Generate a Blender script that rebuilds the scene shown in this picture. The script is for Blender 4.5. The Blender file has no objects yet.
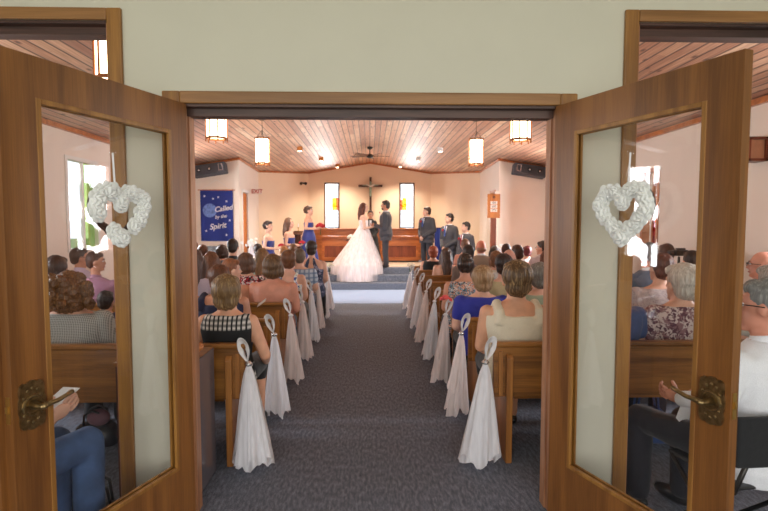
import bpy, bmesh, math, random
from mathutils import Vector, Matrix, noise, Euler
R = math.radians
random.seed(7)
SC = bpy.context.scene
COL = SC.collection
WORK = bpy.data.scenes.new('work')      # an empty scene in which single meshes are evaluated; removed at the end
def evaluate(ob):
    WORK.collection.objects.link(ob); vl = WORK.view_layers[0]; vl.update(); dg = vl.depsgraph
    me = bpy.data.meshes.new_from_object(ob.evaluated_get(dg)); bpy.data.objects.remove(ob)
    return me

# ------------------------------------------------------------------ camera
F = 512.0
cam_d = bpy.data.cameras.new('camera'); cam = bpy.data.objects.new('camera', cam_d); COL.objects.link(cam)
CAMLOC = Vector((0, 0, 1.55))
PITCH, YAW = R(3.52), R(1.57)
cam.location = CAMLOC
cam.rotation_euler = (R(90) - PITCH, 0, -YAW)
cam_d.sensor_width = 36; cam_d.lens = F / 768 * 36
cam_d.clip_start = .05; cam_d.clip_end = 200
cam_d.dof.use_dof = True; cam_d.dof.focus_distance = 3.1; cam_d.dof.aperture_fstop = 3.5
SC.camera = cam
CR = cam.rotation_euler.to_matrix()

def at(px, py, Y):
    """point of the place seen at that pixel, at distance Y down the hall"""
    v = CR @ Vector(((px - 384) / F, -(py - 255.5) / F, -1))
    return CAMLOC + v * (Y / v.y)

# ------------------------------------------------------------------ materials
MATS = {}
def new_mat(name):
    m = bpy.data.materials.new(name); m.use_nodes = True
    nt = m.node_tree; nt.nodes.clear()
    out = nt.nodes.new('ShaderNodeOutputMaterial')
    return m, nt, out
def nd(nt, t, **kw):
    n = nt.nodes.new(t)
    for k, v in kw.items():
        if k in n.inputs: n.inputs[k].default_value = v
        else: setattr(n, k, v)
    return n
def lk(nt, a, b): nt.links.new(a, b)
def c4(c): return (c[0], c[1], c[2], 1)
def srgb(r, g, b):
    f = lambda v: (v / 255 / 12.92) if v / 255 <= .04045 else ((v / 255 + .055) / 1.055) ** 2.4
    return (f(r), f(g), f(b))
def principled(nt, out, col=(.5, .5, .5), rough=.6, **kw):
    p = nd(nt, 'ShaderNodeBsdfPrincipled')
    p.inputs['Base Color'].default_value = c4(col); p.inputs['Roughness'].default_value = rough
    for k, v in kw.items(): p.inputs[k].default_value = v
    lk(nt, p.outputs[0], out.inputs[0]); return p
def coord(nt, scale=(1, 1, 1), rot=(0, 0, 0)):
    tc = nd(nt, 'ShaderNodeTexCoord'); mp = nd(nt, 'ShaderNodeMapping')
    mp.inputs['Scale'].default_value = scale; mp.inputs['Rotation'].default_value = rot
    lk(nt, tc.outputs['Object'], mp.inputs[0]); return mp.outputs[0]
def ramp(nt, fac, stops):
    r = nd(nt, 'ShaderNodeValToRGB'); e = r.color_ramp.elements
    while len(e) < len(stops): e.new(.5)
    for i, (p, c) in enumerate(stops): e[i].position = p; e[i].color = c4(c)
    lk(nt, fac, r.inputs[0]); return r.outputs[0]
def bump(nt, p, h, strength=.3, dist=.01):
    b = nd(nt, 'ShaderNodeBump'); b.inputs['Strength'].default_value = strength; b.inputs['Distance'].default_value = dist
    lk(nt, h, b.inputs['Height']); lk(nt, b.outputs[0], p.inputs['Normal'])
def mul(c, k): return tuple(min(1, v * k) for v in c)

def m_plain(name, col, rough=.6, var=.08, scale=20, bstr=0, **kw):
    if name in MATS: return MATS[name]
    m, nt, out = new_mat(name); p = principled(nt, out, col, rough, **kw)
    v = coord(nt); n = nd(nt, 'ShaderNodeTexNoise', Scale=scale); n.inputs['Detail'].default_value = 4
    lk(nt, v, n.inputs[0])
    lk(nt, ramp(nt, n.outputs[0], [(.3, mul(col, 1 - var)), (.7, mul(col, 1 + var))]), p.inputs['Base Color'])
    if bstr: bump(nt, p, n.outputs[0], bstr, .004)
    MATS[name] = m; return m

def m_wood(name, c1, c2, axis='Z', rough=.4, scale=1.0, coat=.15):
    if name in MATS: return MATS[name]
    m, nt, out = new_mat(name); p = principled(nt, out, c1, rough)
    p.inputs['Coat Weight'].default_value = coat; p.inputs['Coat Roughness'].default_value = .25
    s = {'X': (1.2, 16, 16), 'Y': (16, 1.2, 16), 'Z': (16, 16, 1.2)}[axis]
    v = coord(nt, tuple(a * scale for a in s))
    n = nd(nt, 'ShaderNodeTexNoise', Scale=1.0); n.inputs['Detail'].default_value = 6; n.inputs['Distortion'].default_value = .9
    lk(nt, v, n.inputs[0])
    s2 = {'X': (6, 220, 220), 'Y': (220, 6, 220), 'Z': (220, 220, 6)}[axis]
    v2 = coord(nt, s2); n2 = nd(nt, 'ShaderNodeTexNoise', Scale=1.0); lk(nt, v2, n2.inputs[0])
    mx = nd(nt, 'ShaderNodeMath', operation='MULTIPLY_ADD'); lk(nt, n2.outputs[0], mx.inputs[0]); mx.inputs[1].default_value = .35
    sub = nd(nt, 'ShaderNodeMath', operation='SUBTRACT'); lk(nt, n.outputs[0], sub.inputs[0]); sub.inputs[1].default_value = .17
    lk(nt, sub.outputs[0], mx.inputs[2])
    lk(nt, ramp(nt, mx.outputs[0], [(.33, c2), (.5, tuple((a + b) / 2 for a, b in zip(c1, c2))), (.66, c1)]), p.inputs['Base Color'])
    bump(nt, p, n2.outputs[0], .12, .002)
    MATS[name] = m; return m

def m_planks():
    m, nt, out = new_mat('pine_ceiling_boards'); p = principled(nt, out, (.6, .3, .15), .5)
    p.inputs['Coat Weight'].default_value = 1.0; p.inputs['Coat Roughness'].default_value = .5
    tc = nd(nt, 'ShaderNodeTexCoord'); sx = nd(nt, 'ShaderNodeSeparateXYZ'); lk(nt, tc.outputs['Object'], sx.inputs[0])
    q = nd(nt, 'ShaderNodeMath', operation='DIVIDE'); lk(nt, sx.outputs[0], q.inputs[0]); q.inputs[1].default_value = .105
    fl = nd(nt, 'ShaderNodeMath', operation='FLOOR'); lk(nt, q.outputs[0], fl.inputs[0])
    fr = nd(nt, 'ShaderNodeMath', operation='FRACT'); lk(nt, q.outputs[0], fr.inputs[0])
    # board lengths
    off = nd(nt, 'ShaderNodeTexWhiteNoise', noise_dimensions='1D'); lk(nt, fl.outputs[0], off.inputs['W'])
    yy = nd(nt, 'ShaderNodeMath', operation='MULTIPLY_ADD'); lk(nt, off.outputs[0], yy.inputs[0]); yy.inputs[1].default_value = 3; 
    yd = nd(nt, 'ShaderNodeMath', operation='DIVIDE'); lk(nt, sx.outputs[1], yd.inputs[0]); yd.inputs[1].default_value = 2.6
    lk(nt, yd.outputs[0], yy.inputs[2])
    fy = nd(nt, 'ShaderNodeMath', operation='FLOOR'); lk(nt, yy.outputs[0], fy.inputs[0])
    cb = nd(nt, 'ShaderNodeCombineXYZ'); lk(nt, fl.outputs[0], cb.inputs[0]); lk(nt, fy.outputs[0], cb.inputs[1])
    wn = nd(nt, 'ShaderNodeTexWhiteNoise', noise_dimensions='3D'); lk(nt, cb.outputs[0], wn.inputs[0])
    base = ramp(nt, wn.outputs[0], [(0, srgb(184, 128, 98)), (.35, srgb(208, 156, 124)), (.7, srgb(222, 174, 140)), (1, srgb(240, 206, 174))])
    # grain
    mp = nd(nt, 'ShaderNodeMapping'); mp.inputs['Scale'].default_value = (45, 1.6, 1); lk(nt, tc.outputs['Object'], mp.inputs[0])
    gn = nd(nt, 'ShaderNodeTexNoise', Scale=1.0); gn.inputs['Detail'].default_value = 5; gn.inputs['Distortion'].default_value = 1.2; lk(nt, mp.outputs[0], gn.inputs[0])
    g = ramp(nt, gn.outputs[0], [(.35, (.66, .54, .47)), (.65, (1, 1, 1))])
    m1 = nd(nt, 'ShaderNodeMixRGB', blend_type='MULTIPLY'); m1.inputs[0].default_value = 1; lk(nt, base, m1.inputs[1]); lk(nt, g, m1.inputs[2])
    # knots
    mk = nd(nt, 'ShaderNodeMapping'); mk.inputs['Scale'].default_value = (9.5, 4.2, 1); lk(nt, tc.outputs['Object'], mk.inputs[0])
    vo = nd(nt, 'ShaderNodeTexVoronoi', Scale=1.0); lk(nt, mk.outputs[0], vo.inputs[0])
    kn = ramp(nt, vo.outputs['Distance'], [(.08, (.16, .08, .05)), (.15, (.62, .45, .36)), (.22, (1, 1, 1))])
    m2 = nd(nt, 'ShaderNodeMixRGB', blend_type='MULTIPLY'); m2.inputs[0].default_value = 1; lk(nt, m1.outputs[0], m2.inputs[1]); lk(nt, kn, m2.inputs[2])
    # groove
    a = nd(nt, 'ShaderNodeMath', operation='SUBTRACT'); lk(nt, fr.outputs[0], a.inputs[0]); a.inputs[1].default_value = .5
    b = nd(nt, 'ShaderNodeMath', operation='ABSOLUTE'); lk(nt, a.outputs[0], b.inputs[0])
    gr = ramp(nt, b.outputs[0], [(.38, (1, 1, 1)), (.48, (.16, .11, .09))])
    m3 = nd(nt, 'ShaderNodeMixRGB', blend_type='MULTIPLY'); m3.inputs[0].default_value = 1; lk(nt, m2.outputs[0], m3.inputs[1]); lk(nt, gr, m3.inputs[2])
    lk(nt, m3.outputs[0], p.inputs['Base Color'])
    bump(nt, p, gr, .9, .012)
    return m

def m_emit(name, col, s):
    m, nt, out = new_mat(name); e = nd(nt, 'ShaderNodeEmission', Color=c4(col), Strength=s); lk(nt, e.outputs[0], out.inputs[0]); return m

def m_glass(name, tint=(1, 1, 1)):
    m, nt, out = new_mat(name)
    t = nd(nt, 'ShaderNodeBsdfTransparent', Color=c4(tint)); g = nd(nt, 'ShaderNodeBsdfGlossy', Roughness=.02)
    lw = nd(nt, 'ShaderNodeLayerWeight', Blend=.5); pw = nd(nt, 'ShaderNodeMath', operation='POWER'); lk(nt, lw.outputs['Facing'], pw.inputs[0]); pw.inputs[1].default_value = 5
    f = nd(nt, 'ShaderNodeMath', operation='MULTIPLY_ADD'); lk(nt, pw.outputs[0], f.inputs[0]); f.inputs[1].default_value = .94; f.inputs[2].default_value = .045; mx = nd(nt, 'ShaderNodeMixShader')
    lk(nt, f.outputs[0], mx.inputs[0]); lk(nt, t.outputs[0], mx.inputs[1]); lk(nt, g.outputs[0], mx.inputs[2]); lk(nt, mx.outputs[0], out.inputs[0])
    return m

def m_tulle(name, col, alpha=.7, folds=26):
    m, nt, out = new_mat(name)
    p = nd(nt, 'ShaderNodeBsdfPrincipled', Roughness=.8); p.inputs['Base Color'].default_value = c4(col)
    tl = nd(nt, 'ShaderNodeBsdfTranslucent', Color=c4(col)); t = nd(nt, 'ShaderNodeBsdfTransparent')
    a = nd(nt, 'ShaderNodeMixShader'); a.inputs[0].default_value = .35; lk(nt, p.outputs[0], a.inputs[1]); lk(nt, tl.outputs[0], a.inputs[2])
    v = coord(nt, (folds, folds, 1.5)); n = nd(nt, 'ShaderNodeTexNoise', Scale=1.0); lk(nt, v, n.inputs[0])
    mr = nd(nt, 'ShaderNodeMapRange'); lk(nt, n.outputs[0], mr.inputs[0])
    for k, x in ((1, .3), (2, .7), (3, alpha - .2), (4, min(1, alpha + .2))): mr.inputs[k].default_value = x
    b = nd(nt, 'ShaderNodeMixShader'); lk(nt, mr.outputs[0], b.inputs[0]); lk(nt, t.outputs[0], b.inputs[1]); lk(nt, a.outputs[0], b.inputs[2])
    lk(nt, b.outputs[0], out.inputs[0]); return m

def m_skin(col):
    name = 'skin_%d_%d_%d' % tuple(int(c * 99) for c in col)
    if name in MATS: return MATS[name]
    m, nt, out = new_mat(name); p = principled(nt, out, col, .5)
    p.inputs['Subsurface Weight'].default_value = .08; p.inputs['Subsurface Radius'].default_value = (.02, .008, .004)
    v = coord(nt); n = nd(nt, 'ShaderNodeTexNoise', Scale=14); lk(nt, v, n.inputs[0])
    lk(nt, ramp(nt, n.outputs[0], [(.35, mul(col, .92)), (.65, mul(col, 1.06))]), p.inputs['Base Color'])
    MATS[name] = m; return m

def m_hair(c1, c2=None):
    c2 = c2 or mul(c1, 1.9)
    name = 'hair_%d_%d_%d_%d' % (int(c1[0] * 999), int(c1[1] * 999), int(c1[2] * 999), int(c2[0] * 999))
    if name in MATS: return MATS[name]
    m, nt, out = new_mat(name); p = principled(nt, out, c1, .48)
    v = coord(nt, (90, 90, 9)); n = nd(nt, 'ShaderNodeTexNoise', Scale=1.0); n.inputs['Detail'].default_value = 3; n.inputs['Distortion'].default_value = .6; lk(nt, v, n.inputs[0])
    lk(nt, ramp(nt, n.outputs[0], [(.30, mul(c1, .75)), (.5, c1), (.8, c2)]), p.inputs['Base Color'])
    bump(nt, p, n.outputs[0], .6, .006)
    MATS[name] = m; return m

def m_fabric(name, col, rough=.85):
    if name in MATS: return MATS[name]
    m, nt, out = new_mat(name); p = principled(nt, out, col, rough); p.inputs['Sheen Weight'].default_value = .15
    v = coord(nt); n = nd(nt, 'ShaderNodeTexNoise', Scale=9); n.inputs['Detail'].default_value = 5; lk(nt, v, n.inputs[0])
    n2 = nd(nt, 'ShaderNodeTexNoise', Scale=400); lk(nt, v, n2.inputs[0])
    lk(nt, ramp(nt, n2.outputs[0], [(.3, mul(col, .88)), (.7, mul(col, 1.1))]), p.inputs['Base Color'])
    bump(nt, p, n.outputs[0], .5, .02)
    MATS[name] = m; return m

def m_print(name, base, cols, scale=28, thr=.42):
    """printed cloth: irregular blotches of several colours on a ground"""
    if name in MATS: return MATS[name]
    m, nt, out = new_mat(name); p = principled(nt, out, base, .85)
    v = coord(nt); prev = None
    for i, c in enumerate(cols):
        vo = nd(nt, 'ShaderNodeTexVoronoi', Scale=scale * (1 + .23 * i))
        mp = nd(nt, 'ShaderNodeMapping'); mp.inputs['Location'].default_value = (i * .37, i * .61, i * .13); lk(nt, v, mp.inputs[0])
        nz = nd(nt, 'ShaderNodeTexNoise', Scale=scale * 1.5); lk(nt, mp.outputs[0], nz.inputs[0])
        mxv = nd(nt, 'ShaderNodeMixRGB'); mxv.inputs[0].default_value = .12; lk(nt, mp.outputs[0], mxv.inputs[1]); lk(nt, nz.outputs[1], mxv.inputs[2])
        lk(nt, mxv.outputs[0], vo.inputs[0])
        f = ramp(nt, vo.outputs['Distance'], [(thr - .04, (1, 1, 1)), (thr + .04, (0, 0, 0))])
        mx = nd(nt, 'ShaderNodeMixRGB'); lk(nt, f, mx.inputs[0])
        if prev is None: mx.inputs[1].default_value = c4(base)
        else: lk(nt, prev, mx.inputs[1])
        mx.inputs[2].default_value = c4(c); prev = mx.outputs[0]; thr -= .07
    lk(nt, prev, p.inputs['Base Color'])
    MATS[name] = m; return m

def m_check(name, base, c1, c2, s=14.0, wx=.35, ztop=None):
    """woven plaid: bands across and down"""
    if name in MATS: return MATS[name]
    m, nt, out = new_mat(name); p = principled(nt, out, base, .85)
    tc = nd(nt, 'ShaderNodeTexCoord'); sx = nd(nt, 'ShaderNodeSeparateXYZ'); lk(nt, tc.outputs['Object'], sx.inputs[0])
    col = None
    for ax, c in ((0, c1), (2, c2)):
        a = nd(nt, 'ShaderNodeMath', operation='MULTIPLY'); lk(nt, sx.outputs[ax], a.inputs[0]); a.inputs[1].default_value = s
        b = nd(nt, 'ShaderNodeMath', operation='FRACT'); lk(nt, a.outputs[0], b.inputs[0])
        g = nd(nt, 'ShaderNodeMath', operation='LESS_THAN'); lk(nt, b.outputs[0], g.inputs[0]); g.inputs[1].default_value = wx
        h = nd(nt, 'ShaderNodeMath', operation='MULTIPLY'); lk(nt, g.outputs[0], h.inputs[0]); h.inputs[1].default_value = .7
        mx = nd(nt, 'ShaderNodeMixRGB'); lk(nt, h.outputs[0], mx.inputs[0]); mx.inputs[2].default_value = c4(c)
        if col is None: mx.inputs[1].default_value = c4(base)
        else: lk(nt, col, mx.inputs[1])
        col = mx.outputs[0]
    lk(nt, col, p.inputs['Base Color']); MATS[name] = m; return m

def m_carpet():
    m, nt, out = new_mat('blue_grey_carpet'); p = principled(nt, out, (.1, .12, .16), .95)
    v = coord(nt); n = nd(nt, 'ShaderNodeTexNoise', Scale=160); n.inputs['Detail'].default_value = 4; lk(nt, v, n.inputs[0])
    v2 = coord(nt, (60, 18, 60)); n2 = nd(nt, 'ShaderNodeTexNoise', Scale=1.0); n2.inputs['Detail'].default_value = 6; lk(nt, v2, n2.inputs[0])
    a = nd(nt, 'ShaderNodeMath', operation='ADD'); lk(nt, n.outputs[0], a.inputs[0]); lk(nt, n2.outputs[0], a.inputs[1])
    h = nd(nt, 'ShaderNodeMath', operation='MULTIPLY'); lk(nt, a.outputs[0], h.inputs[0]); h.inputs[1].default_value = .5
    lk(nt, ramp(nt, h.outputs[0], [(.36, srgb(76, 82, 95)), (.5, srgb(107, 113, 127)), (.64, srgb(142, 148, 163))]), p.inputs['Base Color'])
    bump(nt, p, h.outputs[0], .5, .006); return m

M = dict(
 door=m_wood('door_veneer', srgb(152, 98, 46), srgb(112, 68, 30), 'Z', .38, .55, .2),
 casing=m_wood('oak_casing', srgb(172, 120, 54), srgb(134, 88, 38), 'Z', .45),
 casing_h=m_wood('oak_casing_head', srgb(164, 116, 66), srgb(134, 92, 48), 'X', .45),
 jamb=m_wood('dark_head_jamb', srgb(98, 68, 58), srgb(64, 44, 38), 'X', .5),  # head jambs, darker than the side jambs
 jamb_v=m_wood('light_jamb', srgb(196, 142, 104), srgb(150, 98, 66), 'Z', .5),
 pew=m_wood('pew_oak', srgb(164, 108, 48), srgb(108, 66, 26), 'X', .35, .7, .2),
 pew_end=m_wood('pew_end_oak', srgb(176, 116, 56), srgb(130, 80, 36), 'Z', .35, .7, .2),
 rail=m_wood('chancel_oak', srgb(204, 122, 62), srgb(160, 86, 40), 'X', .3, .8, .35),
 rail_dk=m_wood('chancel_panel', srgb(146, 74, 44), srgb(112, 52, 30), 'Z', .4),
 orange_wood=m_wood('honey_wood', srgb(206, 128, 58), srgb(170, 92, 36), 'Z', .4),
 darkwood=m_wood('walnut', srgb(96, 52, 32), srgb(58, 30, 18), 'Z', .4),
 plank=m_planks(), carpet=m_carpet(),
 ground=m_plain('grass_outside', srgb(120, 140, 80), .9, .3, 3),
 narthex=m_plain('pale_sage_wall', srgb(216, 211, 192), .75, .02, 3),
 peach=m_plain('peach_wall', srgb(240, 224, 210), .75, .02, 2),
 peach_warm=m_plain('warm_peach_wall', srgb(243, 220, 194), .75, .02, 2),
 white_trim=m_plain('white_paint', srgb(236, 230, 224), .5, .02),
 glass=m_glass('clear_glass'),
 yellow=m_glass('yellow_stained_glass', (1, .78, .05)), orange=m_glass('orange_stained_glass', (.95, .35, .05)),
 redglass=m_glass('red_stained_glass', (.8, .02, .04)), leafglass=m_glass('leaf_view_glass', (.72, .85, .5)),
 brass=m_plain('antique_brass', srgb(146, 122, 84), .32, .35, 60, .3, Metallic=.9),
 brass_plate=m_plain('brass_strike', srgb(200, 160, 90), .3, .1, 30, 0, Metallic=.9),
 black=m_fabric('black_cloth', (.012, .012, .014)), blackplastic=m_plain('black_plastic', (.02, .02, .022), .35, .1),
 darkmetal=m_plain('dark_metal', (.05, .045, .04), .4, .1, 20, 0, Metallic=.7),
 speaker=m_plain('charcoal_speaker', srgb(70, 70, 76), .6, .1), silver=m_plain('silver', (.7, .7, .72), .25, .05, 20, 0, Metallic=.9),
 rose=m_plain('white_rose', srgb(240, 240, 236), .7, .03), vine=m_plain('brown_vine', srgb(74, 48, 36), .8, .3, 60, .5),
 ribbon=m_plain('white_ribbon', srgb(238, 235, 236), .55, .03),
 tulle_w=m_tulle('white_tulle', srgb(253, 251, 254), .9), tulle_p=m_tulle('blush_tulle', srgb(252, 241, 238), .88),
 dress=m_fabric('bridal_satin', srgb(248, 238, 238), .6), tulle_d=m_tulle('bridal_tulle', srgb(250, 240, 242), .5, 10),
 navy=m_fabric('royal_blue_chiffon', srgb(38, 52, 128), .6),
 banner=m_fabric('banner_cloth', srgb(30, 50, 132)), banner_lt=m_plain('banner_globe', srgb(104, 132, 196), .8, .35, 26),
 banner_wh=m_plain('banner_white', srgb(225, 222, 230), .8), red=m_plain('exit_red', srgb(190, 60, 46), .6),
 signwhite=m_plain('sign_white', srgb(240, 226, 214), .5),
 suit=m_fabric('charcoal_suit', srgb(62, 60, 66), .75), shirt_w=m_fabric('white_shirt', srgb(236, 236, 240)),
 rosered=m_plain('red_flower', srgb(176, 24, 40), .7, .3, 90), leaf=m_plain('leaf_green', srgb(60, 90, 44), .7, .3, 30),
 paper=m_plain('white_paper', srgb(238, 238, 238), .7, .02), shoe=m_plain('black_leather', (.015, .015, .015), .3),
 lamp_glow=m_emit('lamp_shade_glow', (1, .72, .46), 9.5), can_glow=m_emit('downlight_glow', (1, .82, .6), 14),
 lampwood=m_wood('lamp_frame_wood', srgb(188, 112, 50), srgb(130, 70, 30), 'Z', .4),
 jeans=m_plain('faded_denim', srgb(66, 88, 126), .9, .45, 7, .3), trousers=m_fabric('dark_trousers', srgb(32, 30, 38)),
 grey_gloss=m_plain('grey_gloss_panel', srgb(136, 130, 138), .12, .03, 20, 0, Metallic=.35),
)

# ------------------------------------------------------------------ mesh tools
class MB:
    def __init__(s): s.v = []; s.f = []; s.mi = []; s.cur = 0
    def add(s, vs, fs):
        o = len(s.v); s.v += [Vector(a) for a in vs]; s.f += [tuple(i + o for i in f) for f in fs]; s.mi += [s.cur] * len(fs); return s
    def box(s, x0, x1, y0, y1, z0, z1):
        return s.add([(x0, y0, z0), (x1, y0, z0), (x1, y1, z0), (x0, y1, z0), (x0, y0, z1), (x1, y0, z1), (x1, y1, z1), (x0, y1, z1)],
                     [(0, 3, 2, 1), (4, 5, 6, 7), (0, 1, 5, 4), (1, 2, 6, 5), (2, 3, 7, 6), (3, 0, 4, 7)])
    def prism(s, pts, vec):
        n = len(pts); vec = Vector(vec); a = [Vector(p) for p in pts]; b = [p + vec for p in a]
        return s.add(a + b, [tuple(range(n - 1, -1, -1)), tuple(range(n, 2 * n))] + [(i, (i + 1) % n, (i + 1) % n + n, i + n) for i in range(n)])
    def ell(s, c, r, seg=14, rings=9, rot=None):
        c = Vector(c); vs = [(0, 0, 1)]
        for i in range(1, rings):
            t = math.pi * i / rings
            for j in range(seg):
                a = 2 * math.pi * j / seg; vs.append((math.sin(t) * math.cos(a), math.sin(t) * math.sin(a), math.cos(t)))
        vs.append((0, 0, -1)); fs = []
        for j in range(seg): fs.append((0, 1 + j, 1 + (j + 1) % seg))
        for i in range(rings - 2):
            for j in range(seg):
                a = 1 + i * seg + j; b = 1 + i * seg + (j + 1) % seg; fs.append((a, a + seg, b + seg, b))
        L = len(vs) - 1; o = 1 + (rings - 2) * seg
        for j in range(seg): fs.append((L, o + (j + 1) % seg, o + j))
        out = []
        for v in vs:
            p = Vector((v[0] * r[0], v[1] * r[1], v[2] * r[2]))
            if rot is not None: p = rot @ p
            out.append(c + p)
        return s.add(out, fs)
    def loft(s, rings, cap=True):
        """rings: lists of equal point counts"""
        n = len(rings[0]); vs = [p for r in rings for p in r]; fs = []
        for i in range(len(rings) - 1):
            for j in range(n):
                a = i * n + j; b = i * n + (j + 1) % n; fs.append((a, b, b + n, a + n))
        if cap: fs.append(tuple(range(n - 1, -1, -1))); fs.append(tuple(range((len(rings) - 1) * n, len(rings) * n)))
        return s.add(vs, fs)
    def tube(s, pts, rad, seg=8, round_ends=False):
        pts = [Vector(p) for p in pts]; rad = rad if isinstance(rad, (list, tuple)) else [rad] * len(pts)
        rings = []; ref = None
        for i, p in enumerate(pts):
            d = (pts[min(i + 1, len(pts) - 1)] - pts[max(i - 1, 0)])
            if d.length < 1e-9: d = Vector((0, 0, 1))
            d.normalize()
            if ref is None: ref = d.orthogonal().normalized()
            u = (ref - d * ref.dot(d)); u = u.normalized() if u.length > 1e-6 else d.orthogonal().normalized(); ref = u; w = d.cross(u)
            rings.append([p + (u * math.cos(2 * math.pi * j / seg) + w * math.sin(2 * math.pi * j / seg)) * rad[i] for j in range(seg)])
        s.loft(rings)
        if round_ends:
            s.ell(pts[0], (rad[0],) * 3, seg, 6); s.ell(pts[-1], (rad[-1],) * 3, seg, 6)
        return s
    def cap(s, a, b, ra, rb, seg=12):
        a = Vector(a); b = Vector(b)
        return s.tube([a, a.lerp(b, .5), b], [ra, (ra + rb) / 2, rb], seg, True)
    def build(s, name, mat, parent=None, smooth=False, bevel=0, sub=0):
        me = bpy.data.meshes.new(name); me.from_pydata([tuple(v) for v in s.v], [], s.f)
        mats = mat if isinstance(mat, (list, tuple)) else [mat]
        for m in mats: me.materials.append(m)
        if len(mats) > 1: me.polygons.foreach_set('material_index', s.mi)
        me.update()
        bm = bmesh.new(); bm.from_mesh(me); bmesh.ops.recalc_face_normals(bm, faces=bm.faces); bm.to_mesh(me); bm.free()
        if smooth: me.polygons.foreach_set('use_smooth', [True] * len(me.polygons))
        o = bpy.data.objects.new(name, me); COL.objects.link(o)
        if parent is not None: o.parent = parent
        if bevel:
            b = o.modifiers.new('bevel', 'BEVEL'); b.width = bevel; b.segments = 2; b.limit_method = 'ANGLE'
        if sub:
            b = o.modifiers.new('sub', 'SUBSURF'); b.levels = sub; b.render_levels = sub
        return o
    def remesh(s, name, mat, parent=None, vox=.01, it=3, disp=None, extra=None):
        """union of the collected solids as one continuous surface"""
        me = bpy.data.meshes.new(name + '_src'); me.from_pydata([tuple(v) for v in s.v], [], s.f); me.update()
        bm = bmesh.new(); bm.from_mesh(me); bmesh.ops.recalc_face_normals(bm, faces=bm.faces); bm.to_mesh(me); bm.free()
        t = bpy.data.objects.new('tmp', me)
        r = t.modifiers.new('r', 'REMESH'); r.mode = 'VOXEL'; r.voxel_size = vox; r.adaptivity = 0; r.use_smooth_shade = True
        if it: q = t.modifiers.new('s', 'SMOOTH'); q.factor = .5; q.iterations = it
        nm = evaluate(t); nm.name = name
        bpy.data.meshes.remove(me)
        if disp:
            nn = [v.normal.copy() for v in nm.vertices]; cc = [v.co.copy() for v in nm.vertices]; fl_ = []
            for c_, n_ in zip(cc, nn): fl_.extend(c_ + n_ * disp(c_))
            nm.vertices.foreach_set('co', fl_); nm.update()
        if extra is not None and extra.v:
            bm = bmesh.new(); bm.from_mesh(nm)
            vv = [bm.verts.new(p) for p in extra.v]
            for f in extra.f:
                try: bm.faces.new([vv[i] for i in f])
                except ValueError: pass
            bmesh.ops.recalc_face_normals(bm, faces=bm.faces); bm.to_mesh(nm); bm.free()
        nm.materials.clear(); nm.materials.append(mat)
        nm.polygons.foreach_set('use_smooth', [True] * len(nm.polygons)); nm.polygons.foreach_set('material_index', [0] * len(nm.polygons))
        o = bpy.data.objects.new(name, nm); COL.objects.link(o)
        if parent is not None: o.parent = parent
        return o

def tag(o, label=None, cat=None, group=None, kind=None):
    if label: o['label'] = label
    if cat: o['category'] = cat
    if group: o['group'] = group
    if kind: o['kind'] = kind
    return o
def thing(name, label, cat, loc=(0, 0, 0), rz=0, group=None):
    o = bpy.data.objects.new(name, None); COL.objects.link(o); o.location = loc; o.rotation_euler = (0, 0, rz); o.empty_display_size = .1
    return tag(o, label, cat, group)
def struct(name, mb, mat, parent=None, **kw):
    o = mb.build(name, mat, parent, **kw)
    if parent is None: o['kind'] = 'structure'
    return o
def copy_tree(root, loc, rz=None, label=None):
    r = root.copy(); COL.objects.link(r); r.location = loc
    if rz is not None: r.rotation_euler = (0, 0, rz)
    if label: r['label'] = label
    for ch in list(root.children):
        c = ch.copy(); COL.objects.link(c); c.parent = r
        for g in list(ch.children):
            d = g.copy(); COL.objects.link(d); d.parent = c
    return r
def light(name, kind, loc, energy, color=(1, 1, 1), size=None, rot=(0, 0, 0), size_y=None, spot=None):
    d = bpy.data.lights.new(name, kind); d.energy = energy; d.color = color
    if kind == 'AREA':
        d.shape = 'RECTANGLE'; d.size = size; d.size_y = size_y or size
    elif size: d.shadow_soft_size = size
    if spot: d.spot_size = spot; d.spot_blend = .8
    o = bpy.data.objects.new(name, d); COL.objects.link(o); o.location = loc; o.rotation_euler = rot; return o

# ------------------------------------------------------------------ dimensions
DW, DW2 = 2.63, 2.75          # wall between entrance room and hall
XW = 3.96                     # hall half width
RIDGE, SLOPE = 3.456, .164
YE = 16.0                     # end wall
def roof(x): return RIDGE - SLOPE * abs(x)

# ------------------------------------------------------------------ shell
struct('floor', MB().box(-4.4, 4.4, -4, 16.4, -.1, 0), M['carpet'])
g = MB().box(-40, 40, -40, 60, -.35, -.12); o = struct('ground', g, M['ground'])
# dividing wall with three openings
w = MB()
HC = 3.7
opl, opr = -.945, .968
SL, SR = -1.29, 1.36
w.box(-4.4, -3.0, DW, DW2, 0, HC); w.box(-3.0, SL, DW, DW2, 2.55, HC); w.box(SL, opl, DW, DW2, 0, HC)
w.box(opl, opr, DW, DW2, 2.15, HC); w.box(opr, SR, DW, DW2, 0, HC); w.box(SR, 3.0, DW, DW2, 2.57, HC); w.box(3.0, 4.4, DW, DW2, 0, HC)
struct('wall_entrance', w, M['narthex'])
# entrance room shell (unseen end behind the camera left open, lit by an added area light)
struct('wall_lobby_left', MB().box(-4.5, -4.4, -4, DW, 0, 3.1), M['narthex'])
struct('wall_lobby_right', MB().box(4.4, 4.5, -4, DW, 0, 3.1), M['narthex'])
struct('ceiling_lobby', MB().box(-4.5, 4.5, -4, DW, 2.95, 3.1), M['white_trim'])
# ceiling: two sloping boarded planes
for s, nm in ((-1, 'ceiling_left'), (1, 'ceiling_right')):
    mb = MB(); x1 = s * (XW + .2)
    mb.prism([(0, DW2 - .05, RIDGE), (x1, DW2 - .05, roof(x1)), (x1, DW2 - .05, roof(x1) + .1), (0, DW2 - .05, RIDGE + .1)], (0, YE + .2 - DW2, 0))
    struct(nm, mb, M['plank'])
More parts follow.
